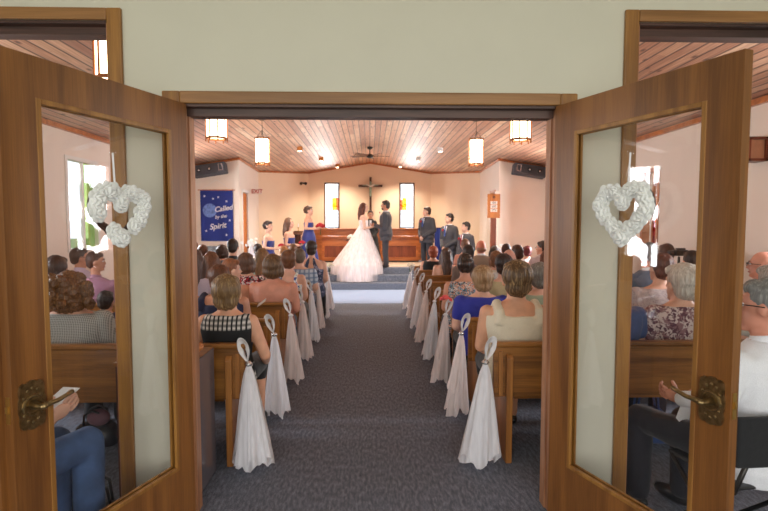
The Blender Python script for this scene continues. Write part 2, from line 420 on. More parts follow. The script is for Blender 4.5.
# side walls with windows
Yw = lambda px, X: X / at(px, 200, 1).x
WINS = {-1: [(3.55, 4.2, .95, 2.35), (Yw(67, -XW), Yw(97, -XW), 1.2, 2.42), (9.1, 9.75, .95, 2.35)], 1: [(3.55, 4.2, .95, 2.35), (Yw(658, XW), Yw(643, XW), 1.15, 2.3), (9.1, 9.75, .95, 2.35)]}  # first and last window of each side added out of view for light
for s, side in ((-1, 'left'), (1, 'right')):
    w = MB(); xa, xb = sorted((s * XW, s * (XW + .14))); y = DW2; top = roof(XW) + .04
    for (y0, y1, z0, z1) in WINS[s]:
        w.box(xa, xb, y, y0, 0, top); w.box(xa, xb, y0, y1, 0, z0); w.box(xa, xb, y0, y1, z1, top); y = y1
    w.box(xa, xb, y, YE + .1, 0, top)
    struct('wall_' + side, w, M['peach'])
wn = 0
def window(axis, a0, a1, z0, z1, c, s, frame, insets=(), mull=None, wid=.05):
    """window in a wall; axis 'y' runs down the hall at x=c, axis 'x' runs across it at y=c"""
    global wn; wn += 1
    def B(mb, p0, p1, q0, q1, t0, t1):
        if axis == 'y': xs = sorted((c + s * t0, c + s * t1)); mb.box(xs[0], xs[1], p0, p1, q0, q1)
        else: ys = sorted((c + s * t0, c + s * t1)); mb.box(p0, p1, ys[0], ys[1], q0, q1)
    f = MB(); k = wid
    B(f, a0 - k * .6, a0 + k * .4, z0 - k * .6, z1 + k * .6, -.015, .1); B(f, a1 - k * .4, a1 + k * .6, z0 - k * .6, z1 + k * .6, -.015, .1)
    B(f, a0 + k * .4, a1 - k * .4, z1 - k * .4, z1 + k * .6, -.015, .1); B(f, a0 + k * .4, a1 - k * .4, z0 - k * .6, z0 + k * .4, -.015, .1)
    if mull: B(f, mull - .02, mull + .02, z0 + k * .4, z1 - k * .4, .03, .07)
    o = struct('window_%d' % wn, f, frame)
    p = MB(); B(p, a0, a1, z0, z1, .05, .055); p.build('glass', M['glass'], o)
    for (p0, p1, q0, q1, m) in insets:
        i = MB(); B(i, p0, p1, q0, q1, .04, .047); i.build('tinted_pane', m, o)
    return o
for s in (-1, 1):
    for i, (y0, y1, z0, z1) in enumerate(WINS[s]):
        ins = []
        mull = (y0 + y1) / 2
        if i == 1 and s == -1: mull = y0 + (y1 - y0) * .6; ins = [(mull + .02, y1 - .02, z0, z1, M['leafglass'])]  # green tint stands in for the foliage outside this pane
        if i == 1 and s == 1: ins = [(y0 + .02, mull - .02, z0, 1.72, M['redglass'])]
        window('y', y0, y1, z0, z1, s * XW, s, M['white_trim'] if s == -1 else M['rail'], ins, mull)
# chancel walls
CX1, CY1, CX2, CY2, CX3 = 2.853, 11.32, 2.974, 13.84, 1.906
def wall_seg(mb, p, q, t, z0=0, z1=None):
    """vertical wall between plan points, thickness t to the outside, top following the roof"""
    p = Vector((*p, 0)); q = Vector((*q, 0)); d = (q - p).normalized(); n = Vector((d.y, -d.x, 0)) * t
    P = [p, q, q + n, p + n]
    bot = [Vector((a.x, a.y, z0)) for a in P]; top = [Vector((a.x, a.y, (roof(a.x) + .05) if z1 is None else z1)) for a in P]
    mb.loft([bot, top])
for s, side in ((-1, 'left'), (1, 'right')):
    f = -s
    w = MB(); wall_seg(w, (s * XW, CY1), (s * CX1, CY1), .12 * s)
    struct('wall_chancel_front_' + side, w, M['peach'])
    w = MB()
    # side wall with a door opening (left 11.75-12.45, right 11.7-12.1)
    ya, yb = (11.62, 12.3) if s < 0 else (11.7, 12.2)
    xx = lambda y: s * (CX1 + (CX2 - CX1) * (y - CY1) / (CY2 - CY1))
    th = .12 * s
    def seg(y0, y1, z0=0, z1=None): wall_seg(w, (xx(y0), y0), (xx(y1), y1), th, z0, z1)
    seg(CY1, ya); seg(ya, yb, 2.3); seg(yb, CY2)
    struct('wall_chancel_' + side, w, M['peach'])
    w = MB(); wall_seg(w, (s * CX2, CY2), (s * CX3, YE), .12 * s)
    struct('wall_chancel_back_' + side, w, M['peach_warm'])
    # little passage seen through the opening
    w = MB(); xs = sorted((s * 3.85, s * 3.8)); w.box(xs[0], xs[1], CY1 + .15, 13.2, 0, 2.5)
    struct('wall_passage_' + side, w, M['peach'] if s < 0 else M['darkwood'])
    t = MB()
    for yy in (ya, yb):
        x = xx(yy); xs = sorted((x - s * .015, x + s * .13)); t.box(xs[0], xs[1], yy - .03, yy + .03, 0, 2.33)
    x = xx(ya); xs = sorted((x - s * .015, x + s * .13)); t.box(xs[0], xs[1], ya, yb, 2.27, 2.33)
    struct('trim_%d' % (6 if s < 0 else 7), t, M['orange_wood'] if s > 0 else M['white_trim'])
dl = MB().box(-.02, .02, 0, .60, .02, 2.26); d = struct('door_3', dl, m_plain('matte_honey_door', srgb(206, 122, 56), .9, .12, 8)); d.location = (-2.91, 11.66, 0); d.rotation_euler = (0, 0, R(2.7))
MB().ell((.05, .54, 1), (.03, .03, .03)).build('door_knob', M['brass'], d, smooth=True)
# end wall with two slim windows
w = MB(); ZW0, ZW1 = 1.43, 2.8
XL = [(-1.385, -.965), (.94, 1.36)]
x = -CX3 - .1; 
for (x0, x1) in XL:
    w.prism([(x, YE, 0), (x0, YE, 0), (x0, YE, roof(x0) + .05), (x, YE, roof(x) + .05)], (0, .12, 0))
    w.box(x0, x1, YE, YE + .12, 0, ZW0)
    w.prism([(x0, YE, ZW1), (x1, YE, ZW1), (x1, YE, roof(x1) + .05), (x0, YE, roof(x0) + .05)], (0, .12, 0)); x = x1
    if x < 0:
        w.prism([(x, YE, 0), (0, YE, 0), (0, YE, RIDGE + .05), (x, YE, roof(x) + .05)], (0, .12, 0)); x = 0
        w.prism([(0, YE, 0), (.94, YE, 0), (.94, YE, roof(.94) + .05), (0, YE, RIDGE + .05)], (0, .12, 0)); x = .94
x1 = CX3 + .1; w.prism([(x, YE, 0), (x1, YE, 0), (x1, YE, roof(x1) + .05), (x, YE, roof(x) + .05)], (0, .12, 0))
struct('wall_end', w, M['peach_warm'])
window('x', -1.385, -.965, ZW0, ZW1, YE, 1, M['darkwood'], [(-1.17, -1.05, 1.98, 2.36, M['yellow']), (-1.05, -.985, 1.98, 2.36, M['orange'])], None, .045)
window('x', .94, 1.36, ZW0, ZW1, YE, 1, M['darkwood'], [(.96, 1.02, 1.98, 2.3, M['orange']), (1.02, 1.14, 1.98, 2.36, M['yellow'])], None, .045)
# cornice line where ceiling meets the chancel walls
t = MB()
for s in (-1, 1):
    pts = [(s * XW, CY1), (s * CX1, CY1), (s * CX2, CY2), (s * CX3, YE), (0, YE)]
    for a, b in zip(pts, pts[1:]):
        t.tube([(a[0] * .995, a[1] - .02, roof(a[0]) - .02), (b[0] * .995, b[1] - .02, roof(b[0]) - .02)], .028, 6)
    xs = sorted((s * XW, s * (XW - .05))); t.box(xs[0], xs[1], DW2, CY1, roof(XW) - .05, roof(XW) + .02)
struct('trim_5', t, M['rail'])
# platform with three steps
p = MB()
hx = 2.85
for (y0, z0, z1) in ((12.0, 0, .155), (12.3, .155, .31), (12.6, .31, .465)): p.box(-hx, hx, y0, 13.7, z0, z1)
p.prism([(-hx, 13.7, 0), (hx, 13.7, 0), (hx, 13.84, 0), (CX3, YE, 0), (-CX3, YE, 0), (-hx, 13.84, 0)], (0, 0, .465))
struct('floor_chancel', p, M['carpet'])
struct('floor_lit_band', MB().box(-2.85, 2.85, 9.95, 12.0, 0, .004), m_plain('lit_blue_carpet', srgb(150, 168, 200), .9, .06, 60))  # light falling before the steps, put into a paler carpet colour
p = MB().box(-2.2, 2.2, 12.95, 14.5, .465, .47)
tag(p.build('platform_mat', m_plain('cream_floor', srgb(196, 176, 156), .5, .08, 8)), 'cream coloured floor covering on the raised platform', 'mat')['kind'] = 'structure'

# casings and jambs
def casing(n, x0, x1, ztop, wd, hd, both=True, jm=None):
    c = MB(); c.box(x0 - wd, x0, DW - .022, DW, 0, ztop + hd); c.box(x1, x1 + wd, DW - .022, DW, 0, ztop + hd)
    # eased edge bead
    o = struct('trim_%d' % n, c, M['casing'], bevel=.006)
    h = MB().box(x0, x1, DW - .022, DW, ztop, ztop + hd); h.build('head_casing', M['casing_h'], o, bevel=.006)
    j = MB(); j.box(x0 - .001, x0 + .012, DW, DW2 + .01, 0, ztop); j.box(x1 - .012, x1 + .001, DW, DW2 + .01, 0, ztop)
    j.box(x0 + .012, x0 + .02, DW + .06, DW2 + .01, 0, ztop); j.box(x1 - .02, x1 - .012, DW + .06, DW2 + .01, 0, ztop)
    j.build('side_jamb', M['jamb_v'], o)
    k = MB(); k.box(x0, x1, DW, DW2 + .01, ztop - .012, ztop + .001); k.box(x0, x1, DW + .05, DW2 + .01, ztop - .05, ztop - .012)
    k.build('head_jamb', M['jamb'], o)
casing(1, opl, opr, 2.15, .086, .06)
casing(2, -3.0, SL, 2.55, .07, .058)
casing(3, SR, 3.0, 2.57, .07, .058)

# ------------------------------------------------------------------ entrance door leaves
def scallop_plate(mb, w, h, n=8, t=.008):
    pts = []
    for i in range(n * 6):
        a = 2 * math.pi * i / (n * 6); k = 1 + .10 * abs(math.cos(a * n / 2)) ** .6 - .05
        ca, sa = math.cos(a), math.sin(a); q = (abs(ca) ** 4 + abs(sa) ** 4) ** (-.25)
        pts.append((0, w / 2 * ca * q * k, h / 2 * sa * q * k))
    mb.prism(pts, (t, 0, 0))
def leaf(n, s, Wd, strike):
    """leaf local: hinge at origin, +Y runs toward the free edge, visible face is local +X*f, z up"""
    ang = 69
    d = Vector((s * math.cos(R(ang)), -math.sin(R(ang)), 0))          # hinge -> free edge
    nrm = Vector((-s * math.sin(R(ang)), -math.cos(R(ang)), 0))       # visible face side
    face0 = Vector((-.912 if s < 0 else .942, 2.612, 0))
    mat = Matrix(((nrm.x, d.x, 0, face0.x), (nrm.y, d.y, 0, face0.y), (0, 0, 1, 0), (0, 0, 0, 1)))
    T = .042
    fr = MB(); Z1 = 2.145; gz0, gz1 = .325, 2.0; st = .128; sh_ = .108 if s < 0 else .134
    fr.box(-T, 0, 0, sh_, .012, Z1); fr.box(-T, 0, Wd - st, Wd, .012, Z1)
    fr2 = MB(); fr2.box(-T, 0, sh_, Wd - st, gz1, Z1); fr2.box(-T, 0, sh_, Wd - st, .012, gz0)
    def xf(mb):
        mb.v = [mat @ v for v in mb.v]; return mb
    o = struct('door_%d' % n, xf(fr), M['door'])
    xf(fr2).build('door_rail', M['door'], o)
    b = MB(); k = .02
    for (y0, y1, z0, z1) in ((sh_, sh_ + k, gz0, gz1), (Wd - st - k, Wd - st, gz0, gz1), (sh_ + k, Wd - st - k, gz0, gz0 + k), (sh_ + k, Wd - st - k, gz1 - k, gz1)):
        b.box(-T + .002, -T + .013, y0, y1, z0, z1); b.box(-.013, .003, y0, y1, z0, z1)
    xf(b).build('glazing_bead', M['casing'], o, bevel=.003)
    g = MB().box(-T / 2 - .003, -T / 2 + .003, sh_, Wd - st, gz0, gz1); xf(g).build('glass_pane', M['glass'], o)
    # lever handle
    hz, hy = .905, Wd - .066
    e = MB(); scallop_plate(e, .094, .170)
    for v in e.v: v.y += hy; v.z += hz
    ring = [(.008, hy + .034 * math.cos(a), hz + .034 * math.sin(a)) for a in [2 * math.pi * i / 20 for i in range(21)]]
    e.tube(ring, .006, 6)
    for a in range(12):
        t = 2 * math.pi * a / 12; e.ell((.009, hy + .05 * math.cos(t) * .72, hz + .062 * math.sin(t)), (.004, .006, .006), 8, 5)
    pl = xf(e).build('escutcheon', M['brass'], o, smooth=False)
    l = MB(); l.tube([(.005, hy, hz), (.05, hy, hz), (.058, hy - .006, hz)], [.017, .011, .012], 12, True)
    l.tube([(.055, hy, hz), (.058, hy - .03, hz + .004), (.056, hy - .06, hz + .004), (.054, hy - .09, hz + .01), (.056, hy - .115, hz + .018)], [.011, .009, .0085, .008, .009], 10, True)
    xf(l).build('lever', M['brass'], o, smooth=True)
    l2 = MB(); l2.box(-T - .006, -T, hy - .03, hy + .03, hz - .07, hz + .07); l2.tube([(-T, hy, hz), (-T - .05, hy, hz), (-T - .055, hy - .11, hz + .01)], .009, 8)
    xf(l2).build('lever', M['brass'], o, smooth=False)
    sp = MB().box(-T * .75, -T * .25, Wd, Wd + .002, hz - .05, hz + .045); sp.box(-T * .62, -T * .38, Wd, Wd + .008, hz - .012, hz + .012)
    xf(sp).build('latch_plate', M['brass_plate'], o)
    hg = MB()
    for z in (.25, 1.1, 1.95): hg.tube([(-T - .002, -.004, z - .05), (-T - .002, -.004, z + .05)], .007, 8)
    xf(hg).build('hinge', M['brass'], o)
    if strike:
        a = MB().box(-T - .012, -T, Wd - .02, Wd + .022, .012, Z1); xf(a).build('astragal', M['door'], o)
    return o, mat
leafL, ML = leaf(1, -1, .904, True)
leafR, MR = leaf(2, 1, .93, False)

# ------------------------------------------------------------------ heart wreaths on the glass
def rose(mb, c, r, rnd, nrm, seg=8):
    c = Vector(c)
    n = Vector(nrm).normalized(); u = n.orthogonal().normalized(); w = n.cross(u)
    base = rnd.random() * 6
    mb.ell(c, (r * .55,) * 3, 8, 5)
    for layer, (cnt, rr, tilt, off) in enumerate(((3, .3, .9, .35), (5, .55, .6, .2), (6, .85, .25, .0))):
        for i in range(cnt):
            a = base + layer + 2 * math.pi * i / cnt + rnd.uniform(-.15, .15)
            dirv = u * math.cos(a) + w * math.sin(a); tang = n.cross(dirv)
            pc = c + dirv * r * rr * .75 + n * r * off
            up = (n * tilt + dirv * (1 - tilt)).normalized(); side = tang; thin = up.cross(side).normalized()
            rot = Matrix((side, up, thin)).transposed()
            mb.ell(pc, (r * .46, r * .44, r * .15), seg, 6, rot)
def wreath(s, mat, yc, zc, label, rnd, gap):
    o = thing('heart_wreath', label, 'wreath', mat @ Vector((.03, yc, zc - .14)), 0, 'heart wreaths on the open door leaves')
    inv = Matrix.Translation(-(mat @ Vector((.03, yc, zc - .14))))
    def heart(t, k=1):
        x = 16 * math.sin(t) ** 3; y = 13 * math.cos(t) - 5 * math.cos(2 * t) - 2 * math.cos(3 * t) - math.cos(4 * t)
        return Vector((0, x / 17 * .128 * k, (max(y, -14) * .95 + 2.2) / 15 * .118 * k))
    def W(p): return inv @ (mat @ (Vector((.03, yc, zc)) + p))
    v = MB()
    for j in range(3):
        ph = j * 2.1
        pts = [W(heart(2 * math.pi * i / 48, 1 + .04 * math.cos(5 * i / 48 * 6.28 + ph)) + Vector((.008 * math.cos(i * .9 + ph), 0, .008 * math.sin(i * .9 + ph)))) for i in range(49)]
        v.tube(pts, .0075, 6)
    v.build('vine_ring', M['vine'], o, smooth=True)
    nrm = (mat.to_3x3() @ Vector((1, 0, 0)))
    N = 30
    for i in range(N):
        t = 2 * math.pi * (i + .5) / N
        if any(abs(i - g) < .7 for g in gap): continue
        p = heart(t, 1 + rnd.uniform(-.06, .05))
        r = MB(); rose(r, W(p + Vector((.022 + rnd.uniform(-.004, .006), 0, 0))), rnd.uniform(.035, .043), rnd, nrm, 12)
        r.build('rose', M['rose'], o, smooth=True)
    h = MB(); top = W(Vector((-.01, -.0, .265)))
    h.ell(top, (.014, .014, .014), 10, 6); h.build('suction_hook', M['glass'], o, smooth=True)
    rb = MB(); rb.tube([top, W(Vector((-.002, .003, .16))), W(Vector((0, .0, .06)))], .004, 5); rb.build('hanging_ribbon', M['ribbon'], o)
wreath(-1, ML, .47, 1.578, 'white rose heart wreath hanging on the left door glass', random.Random(3), (9.5, 17.5))
wreath(1, MR, .487, 1.585, 'white rose heart wreath hanging on the right door glass, with fuller flowers', random.Random(9), (17,))

# ------------------------------------------------------------------ pews
ROW = lambda k: 3.26 + .86 * k
ORD = ['nearest the doorway', 'second from the doorway', 'third from the doorway', 'fourth from the doorway', 'fifth from the doorway', 'sixth from the doorway', 'seventh from the doorway', 'farthest from the doorway']
def make_pew(s):
    o = thing('pew', 'x', 'pew', (0, 0, 0), 0, 'oak pews of the %s block' % ('left' if s < 0 else 'right'))
    a, b = .80, 3.72
    def X(p, q): return sorted((s * p, s * q))
    m = MB(); x = X(a, b); m.box(x[0], x[1], -.02, .012, .43, .755)
    m.build('backrest', M['pew'], o, bevel=.004)
    m = MB(); x = X(a - .01, b + .01); m.box(x[0], x[1], -.032, .026, .755, .79); m.build('top_rail', M['pew'], o, bevel=.012)
    m = MB(); x = X(a + .02, b - .02); m.box(x[0], x[1], .013, .42, .432, .460); m.build('seat', M['pew'], o, bevel=.01)
    for e in (.875, b - .05):
        m = MB(); x = X(e, e + .042)
        pts = [(-.055, 0), (.43, 0), (.44, .08), (.40, .16), (.40, .44), (.43, .52), (.42, .585), (.34, .60), (.15, .60), (.06, .64), (.02, .70), (-.03, .715), (-.06, .69)]
        m.prism([(x[0], p, z) for p, z in pts], (x[1] - x[0], 0, 0)); m.build('end_panel', M['pew_end'], o, bevel=.006)
    m = MB(); x = X(.832, .858)
    m.prism([(x[0], -.034, .44), (x[1], -.034, .44), (x[1] + s * -.004, -.034, .73), (x[0] + s * -.004, -.034, .73)], (0, .014, 0)); m.build('brace_strip', M['pew_end'], o)
    m = MB(); x = X(1.0, b - .1); m.box(x[0], x[1], .2, .225, .34, .432); m.build('seat_rail', M['pew'], o)
    return o
for s, side in ((-1, 'left'), (1, 'right')):
    base = make_pew(s)
    for k in range(8):
        o = base if k == 0 else copy_tree(base, (0, ROW(k), 0))
        o.location = (0, ROW(k), 0); o['label'] = 'long oak pew in the %s block, %s' % (side, ORD[k])

# ------------------------------------------------------------------ tulle pew bows
def bow(s, k, pink, rnd):
    side = 'left' if s < 0 else 'right'
    zt = .70; Y = ROW(k) - .06
    o = thing('pew_bow', '%s tulle bow with long tails on the %s pew end, %s' % ('blush pink' if pink else 'white', side, ORD[k]), 'bow', ((-.765 if s < 0 else .735), Y, 0), 0, 'tulle bows along the aisle')
    mt = M['tulle_p'] if pink else M['tulle_w']
    # loop around the top of the pew back
    L = MB(); n = 20; c = Vector((s * .03, .02, zt + .055))
    for layer in range(2):
        rings = []
        for i in range(n + 1):
            t = -math.pi / 2 + 2 * math.pi * i / n; tilt = s * .35
            e = Vector((.036 * math.cos(t) * (.66 + .34 * math.sin(t)), 0, .066 * math.sin(t)))
            p = c + Vector((e.x * math.cos(tilt) + e.z * math.sin(tilt), .02 * math.sin(t), e.z * math.cos(tilt)))
            if layer: p = c + (p - c) * .86 + Vector((0, -.012, -.004))
            wd = .018 * (0.45 + .55 * math.sin(math.pi * i / n)); th = .004; q_ = Vector((p.x - c.x, 0, p.z - c.z)).normalized()
            rings.append([p + q_ * wd + Vector((0, -.016, 0)), p + q_ * wd + Vector((0, -.016 + th, 0)), p - q_ * wd + Vector((0, .016 + th, 0)), p - q_ * wd + Vector((0, .016, 0))])
        L.loft(rings)
    L.build('loop', M['ribbon'] if not pink else M['ribbon'], o, smooth=True, sub=1)
    B = MB(); B.ell((0, 0, zt - .03), (.021, .021, .02), 12, 8); B.tube([(.02 * math.cos(a), .02 * math.sin(a), zt - .03) for a in [2 * math.pi * i / 12 for i in range(13)]], .006, 6)
    B.build('knot', M['silver'] if k < 2 else M['ribbon'], o, smooth=True)
    for layer in range(3):
        T = MB(); N = 60; rings = []; ph = rnd.random() * 6
        R1 = (.115, .098, .075)[layer] * (1 if k == 0 else .76); zb = (.035, .06, .2)[layer] + rnd.uniform(-.01, .02); lean = -s * ((.012 if s < 0 else .045) + rnd.uniform(-.015, .02))
        for i in range(15):
            f = i / 14; z = zt - .045 - (zt - .045 - zb) * f
            w = .016 + (R1 - .016) * (f ** .68)
            ring = []
            for j in range(N):
                a = 2 * math.pi * j / N
                fold = 1 + (.17 * f + .03) * math.sin(7 * a + ph + f * 1.5) + .09 * f * math.sin(13 * a + ph * 2)
                zz = z + (f ** 6) * (.035 * math.sin(3 * a + ph) + .02 * math.sin(8 * a))
                ring.append((lean * f + w * math.cos(a) * fold, w * .72 * math.sin(a) * fold - .02 * f, max(.012, zz)))
            rings.append(ring)
        T.loft(rings, cap=False); T.build('tail', mt, o, smooth=True)
rb = random.Random(5)
for k in range(8):
    bow(-1, k, k in (2, 3, 5), rb); bow(1, k, k in (1, 2, 4, 6), rb)
# white flower clusters on the front pew ends
def posy(name, label, loc, r, m, n=9, group=None, seed=1, cat='flowers', green=True):
    o = thing(name, label, cat, loc, 0, group); rn = random.Random(seed); mb = MB()
    for i in range(n):
        a = 2.4 * i; rr = r * math.sqrt(i / n) * .8
        d = Vector((math.cos(a) * rr, math.sin(a) * rr, r * .5 * (1 - i / n))); rose(mb, d, r * .34, rn, (d.x, d.y, .6 * r))
    mb.build('blossoms', m, o, smooth=True)
    if green:
        mb = MB()
        for i in range(5): mb.tube([(0, 0, 0), (.01 * math.cos(i), .01 * math.sin(i), -r * 1.4)], .004, 5)
        mb.build('stems', M['leaf'], o)
    return o
posy('flower_posy', 'cream rose posy on the last left pew end before the steps', (-.72, ROW(7) - .1, .80), .08, m_plain('cream_rose', srgb(244, 236, 214), .7, .05), group='posies at the front pew ends', seed=2, cat='flowers')
posy('flower_posy', 'cream rose posy on the last right pew end before the steps', (.72, ROW(7) - .1, .80), .08, MATS['cream_rose'], group='posies at the front pew ends', seed=4)

# ------------------------------------------------------------------ people
SKIN = srgb(222, 172, 148); TAN = srgb(200, 142, 114); PALE = srgb(236, 190, 166); DARKER = srgb(150, 100, 74)
H_BROWN = srgb(84, 58, 42); H_DARK = srgb(40, 28, 24); H_LBROWN = srgb(134, 98, 64); H_BLOND = srgb(176, 140, 92); H_GREY = srgb(140, 132, 124)
H_WHITE = srgb(206, 200, 190); H_RED = srgb(150, 70, 36); H_AUB = srgb(92, 44, 30)

def finger_chain(mb, p, dirs, lens, r):
    for d, l in zip(dirs, lens):
        q = p + d * l; mb.tube([p, p.lerp(q, .5), q], [r, r * .95, r * .88], 7, True); p = q; r *= .9
def hand(body, ext, wr, dv, nv, side, k=1, curl=.6):
    """palm in the body mesh, five fingers rooted inside it. dv finger direction, nv direction the palm faces"""
    dv = Vector(dv).normalized(); nv = (Vector(nv) - dv * Vector(nv).dot(dv)).normalized(); sv = dv.cross(nv).normalized() * side
    rot = Matrix((sv, dv, nv)).transposed()
    pc = wr + dv * .05 * k
    body.ell(pc, (.040 * k, .052 * k, .017 * k), 14, 9, rot)
    for i, (o, L) in enumerate(((-.030, .82), (-.010, .98), (.010, 1.0), (.029, .9))):
        b = pc + dv * .036 * k + sv * o * k; c = curl * (1 + .1 * i)
        ds = [(dv * math.cos(c * t) + nv * math.sin(c * t)).normalized() for t in (.35, 1.1, 1.9)]
        finger_chain(ext, b, ds, [.034 * L * k, .024 * L * k, .018 * L * k], .0088 * k)
    tb = wr + dv * .022 * k + sv * .030 * k * 1.0
    ds = [(dv * .55 + sv * .75 + nv * .3).normalized(), (dv * .8 + sv * .25 + nv * .5).normalized()]
    finger_chain(ext, tb, ds, [.038 * k, .028 * k], .0105 * k)

def person(label, x, y, ht, yaw=0, sit=True, floor=0, hs=1.0, w=1.0, skin=SKIN, hair=('short', H_BROWN), top=('tee', None), low=('trousers', None),
           arms=None, vox=.012, face=False, glasses=False, hyaw=0, hpitch=0, group=None, lean=0, hand_dirs=None, palm=None, legs=None, seat=.46, earring=False, base_name='person', knees=None):
    S = (ht - seat) if sit else (ht - floor) * .53
    b = seat if sit else floor + (ht - floor) * .47
    k = S / .86
    root = thing(base_name, label, 'person', (x, y, 0), R(yaw), group)
    lz = lambda f: b + S * f
    RING = [(-.02, .150, .115, 0), (.06, .172, .128, 0), (.16, .160, .115, .0), (.28, .138, .100, .004), (.40, .150, .108, .004), (.50, .162, .112, 0), (.57, .164, .100, -.004), (.615, .148, .082, -.008), (.65, .105, .066, -.010), (.69, .064, .056, -.008), (.72, .052, .052, -.004)]
    def tor(mb, f0=-.1, f1=1, inf=0, flare=0, close=True):
        rs = []
        fs = [q for q in RING if f0 <= q[0] <= f1]
        for (f, rx, ry, oy) in fs:
            rx = rx * w * (k ** .5) + inf; ry = ry * (k ** .5) * (.6 + .4 * w) + inf
            if f > .68: rx = .056 * hs + inf; ry = .056 * hs + inf
            rx += flare * max(0, .25 - f); ry += flare * max(0, .25 - f)
            z = lz(f); ring = []
            for j in range(20):
                a = 2 * math.pi * j / 20; ca, sa = math.cos(a), math.sin(a); q = (abs(ca) ** 2.5 + abs(sa) ** 2.5) ** (-1 / 2.5)
                ring.append((rx * ca * q, oy + ry * sa * q + lean * (z - b), z))
            rs.append(ring)
        mb.loft(rs)
    oy = lean * S * .62
    shx = .155 * w * (k ** .5)
    SH = {-1: Vector((-shx, oy, lz(.582))), 1: Vector((shx, oy, lz(.582)))}
    if arms is None:
        if sit: arms = {i: (Vector((i * (shx + .038), .02, lz(.30))), Vector((i * .09, .27, lz(.15)))) for i in (-1, 1)}
        else: arms = {i: (Vector((i * (shx + .06), -.01, lz(.27))), Vector((i * .055, .19, lz(.09)))) for i in (-1, 1)}
    ra = (.047 * (.5 + .5 * w), .037 * (.5 + .5 * w), .025)
    if legs is None:
        if sit:
            kn = knees or {i: Vector((i * .11, .43, seat + .05)) for i in (-1, 1)}
            legs = {i: (Vector((i * .085 * w, .03, seat + .07)), kn[i], Vector((kn[i].x, kn[i].y + .0, .09))) for i in (-1, 1)}
        else:
            legs = {i: (Vector((i * .085, 0, b + .02)), Vector((i * .095, .015, floor + (b - floor) * .52)), Vector((i * .10, -.01, floor + .085))) for i in (-1, 1)}
    rl = (.078, .054, .036) if not sit else (.075, .056, .038)
    def arm(mb, i, fr0, fr1, inf):
        """fr 0..1 upper arm, 1..2 forearm"""
        s0, e, wv = SH[i], arms[i][0], arms[i][1]
        if fr0 < 1:
            q = s0.lerp(e, min(1, fr1)); mb.cap(s0, q, ra[0] + inf, ra[0] + (ra[1] - ra[0]) * min(1, fr1) + inf)
        if fr1 > 1:
            q = e.lerp(wv, fr1 - 1); mb.cap(e, q, ra[1] + inf, ra[1] + (ra[2] - ra[1]) * (fr1 - 1) + inf)
    def leg(mb, i, fr, inf, tube_end=0):
        h, kk, an = legs[i]; mb.cap(h, kk, rl[0] + inf, rl[1] + inf)
        if fr > 0:
            q = kk.lerp(an, fr); mb.cap(kk, q, rl[1] + inf, (rl[2] if not tube_end else rl[2] + tube_end) + inf)
    # --- head
    hc = Vector((0, oy + .012, ht - .122 * hs))
    HR = Euler((R(-hpitch), 0, R(hyaw))).to_matrix()
    def hp(p): return hc + HR @ (Vector(p) * hs)
    B = MB(); E = MB()
    tor(B)
    for i in (-1, 1):
        arm(B, i, 0, 2, 0); leg(B, i, 1, 0)
        dv = (arms[i][1] - arms[i][0]).normalized(); an = legs[i][2]
        hd = Vector(hand_dirs[i]) if hand_dirs else Vector((-i * .6, .75, -.2)) if sit else Vector((-i * .55, .25, -.8))
        pn = Vector(palm[i]) if palm else Vector((0, -.2, -1)) if sit else Vector((-i * .4, -1, 0))
        hand(B, E, arms[i][1], hd, pn, i * (1 if True else 1), k=.92 * k ** .5, curl=.55)
        B.ell(an + Vector((0, .05, -.045)), (.036, .10, .032), 12, 8)
    B.ell(hp((0, -.012, .020)), (.075 * hs, .092 * hs, .098 * hs), 18, 12, HR)
    B.ell(hp((0, .022, -.050)), (.055 * hs, .062 * hs, .066 * hs), 16, 10, HR)
    B.ell(hp((0, .066, -.094)), (.026 * hs, .022 * hs, .02 * hs), 10, 8, HR)
    B.cap((0, oy - .012, lz(.66)), hp((0, -.018, -.05)), .054 * hs, .050 * hs)
    B.tube([hp((0, .080, .018)), hp((0, .104, -.026)), hp((0, .084, -.036))], [.007 * hs, .013 * hs, .010 * hs], 8, True)
    B.ell(hp((0, .078, .030)), (.045 * hs, .012 * hs, .009 * hs), 10, 6, HR)
    for i in (-1, 1): B.ell(hp((i * .078, -.004, -.008)), (.010 * hs, .020 * hs, .030 * hs), 8, 6, HR)
    B.remesh('body', m_skin(skin), root, vox, 2, extra=E)
    # --- face details
    if face:
        for i in (-1, 1):
            e = MB(); e.ell(hp((i * .030, .074, .008)), (.013 * hs, .010 * hs, .008 * hs), 10, 7, HR); ey = e.build('eye', M['shirt_w'], root, smooth=True)
            e = MB(); e.ell(hp((i * .030, .083, .008)), (.0055 * hs, .003 * hs, .0055 * hs), 8, 6, HR); e.build('iris', M['blackplastic'], ey, smooth=True)
            e = MB(); e.tube([hp((i * .016, .088, .030)), hp((i * .032, .085, .034)), hp((i * .046, .073, .029))], .004 * hs, 6); e.build('eyebrow', m_hair(hair[1]), root)
        e = MB(); e.tube([hp((-.022, .077, -.066)), hp((-.008, .087, -.062)), hp((.008, .087, -.062)), hp((.022, .077, -.066))], [.003, .0065, .0065, .003], 8); e.build('mouth', m_plain('lips', srgb(176, 84, 78), .4), root, smooth=True)
    if glasses:
        g = MB()
        for i in (-1, 1):
            pts = [hp((i * .032 + .022 * math.cos(a), .098, .006 + .016 * math.sin(a))) for a in [2 * math.pi * q / 14 for q in range(15)]]
            g.tube(pts, .0022, 5); g.tube([hp((i * .054, .096, .010)), hp((i * .082, .06, .012)), hp((i * .084, -.01, .008))], .0024, 5)
        g.tube([hp((-.01, .1, .008)), hp((.01, .1, .008))], .002, 5); g.build('glasses', M['darkmetal'], root)
    # --- hair
    st, hcx = hair[0], hair[1]; hm = m_hair(hcx, hair[2] if len(hair) > 2 else None); Hm = MB()
    vf = max(.0065, vox * .72); A = .0035; fq = 55
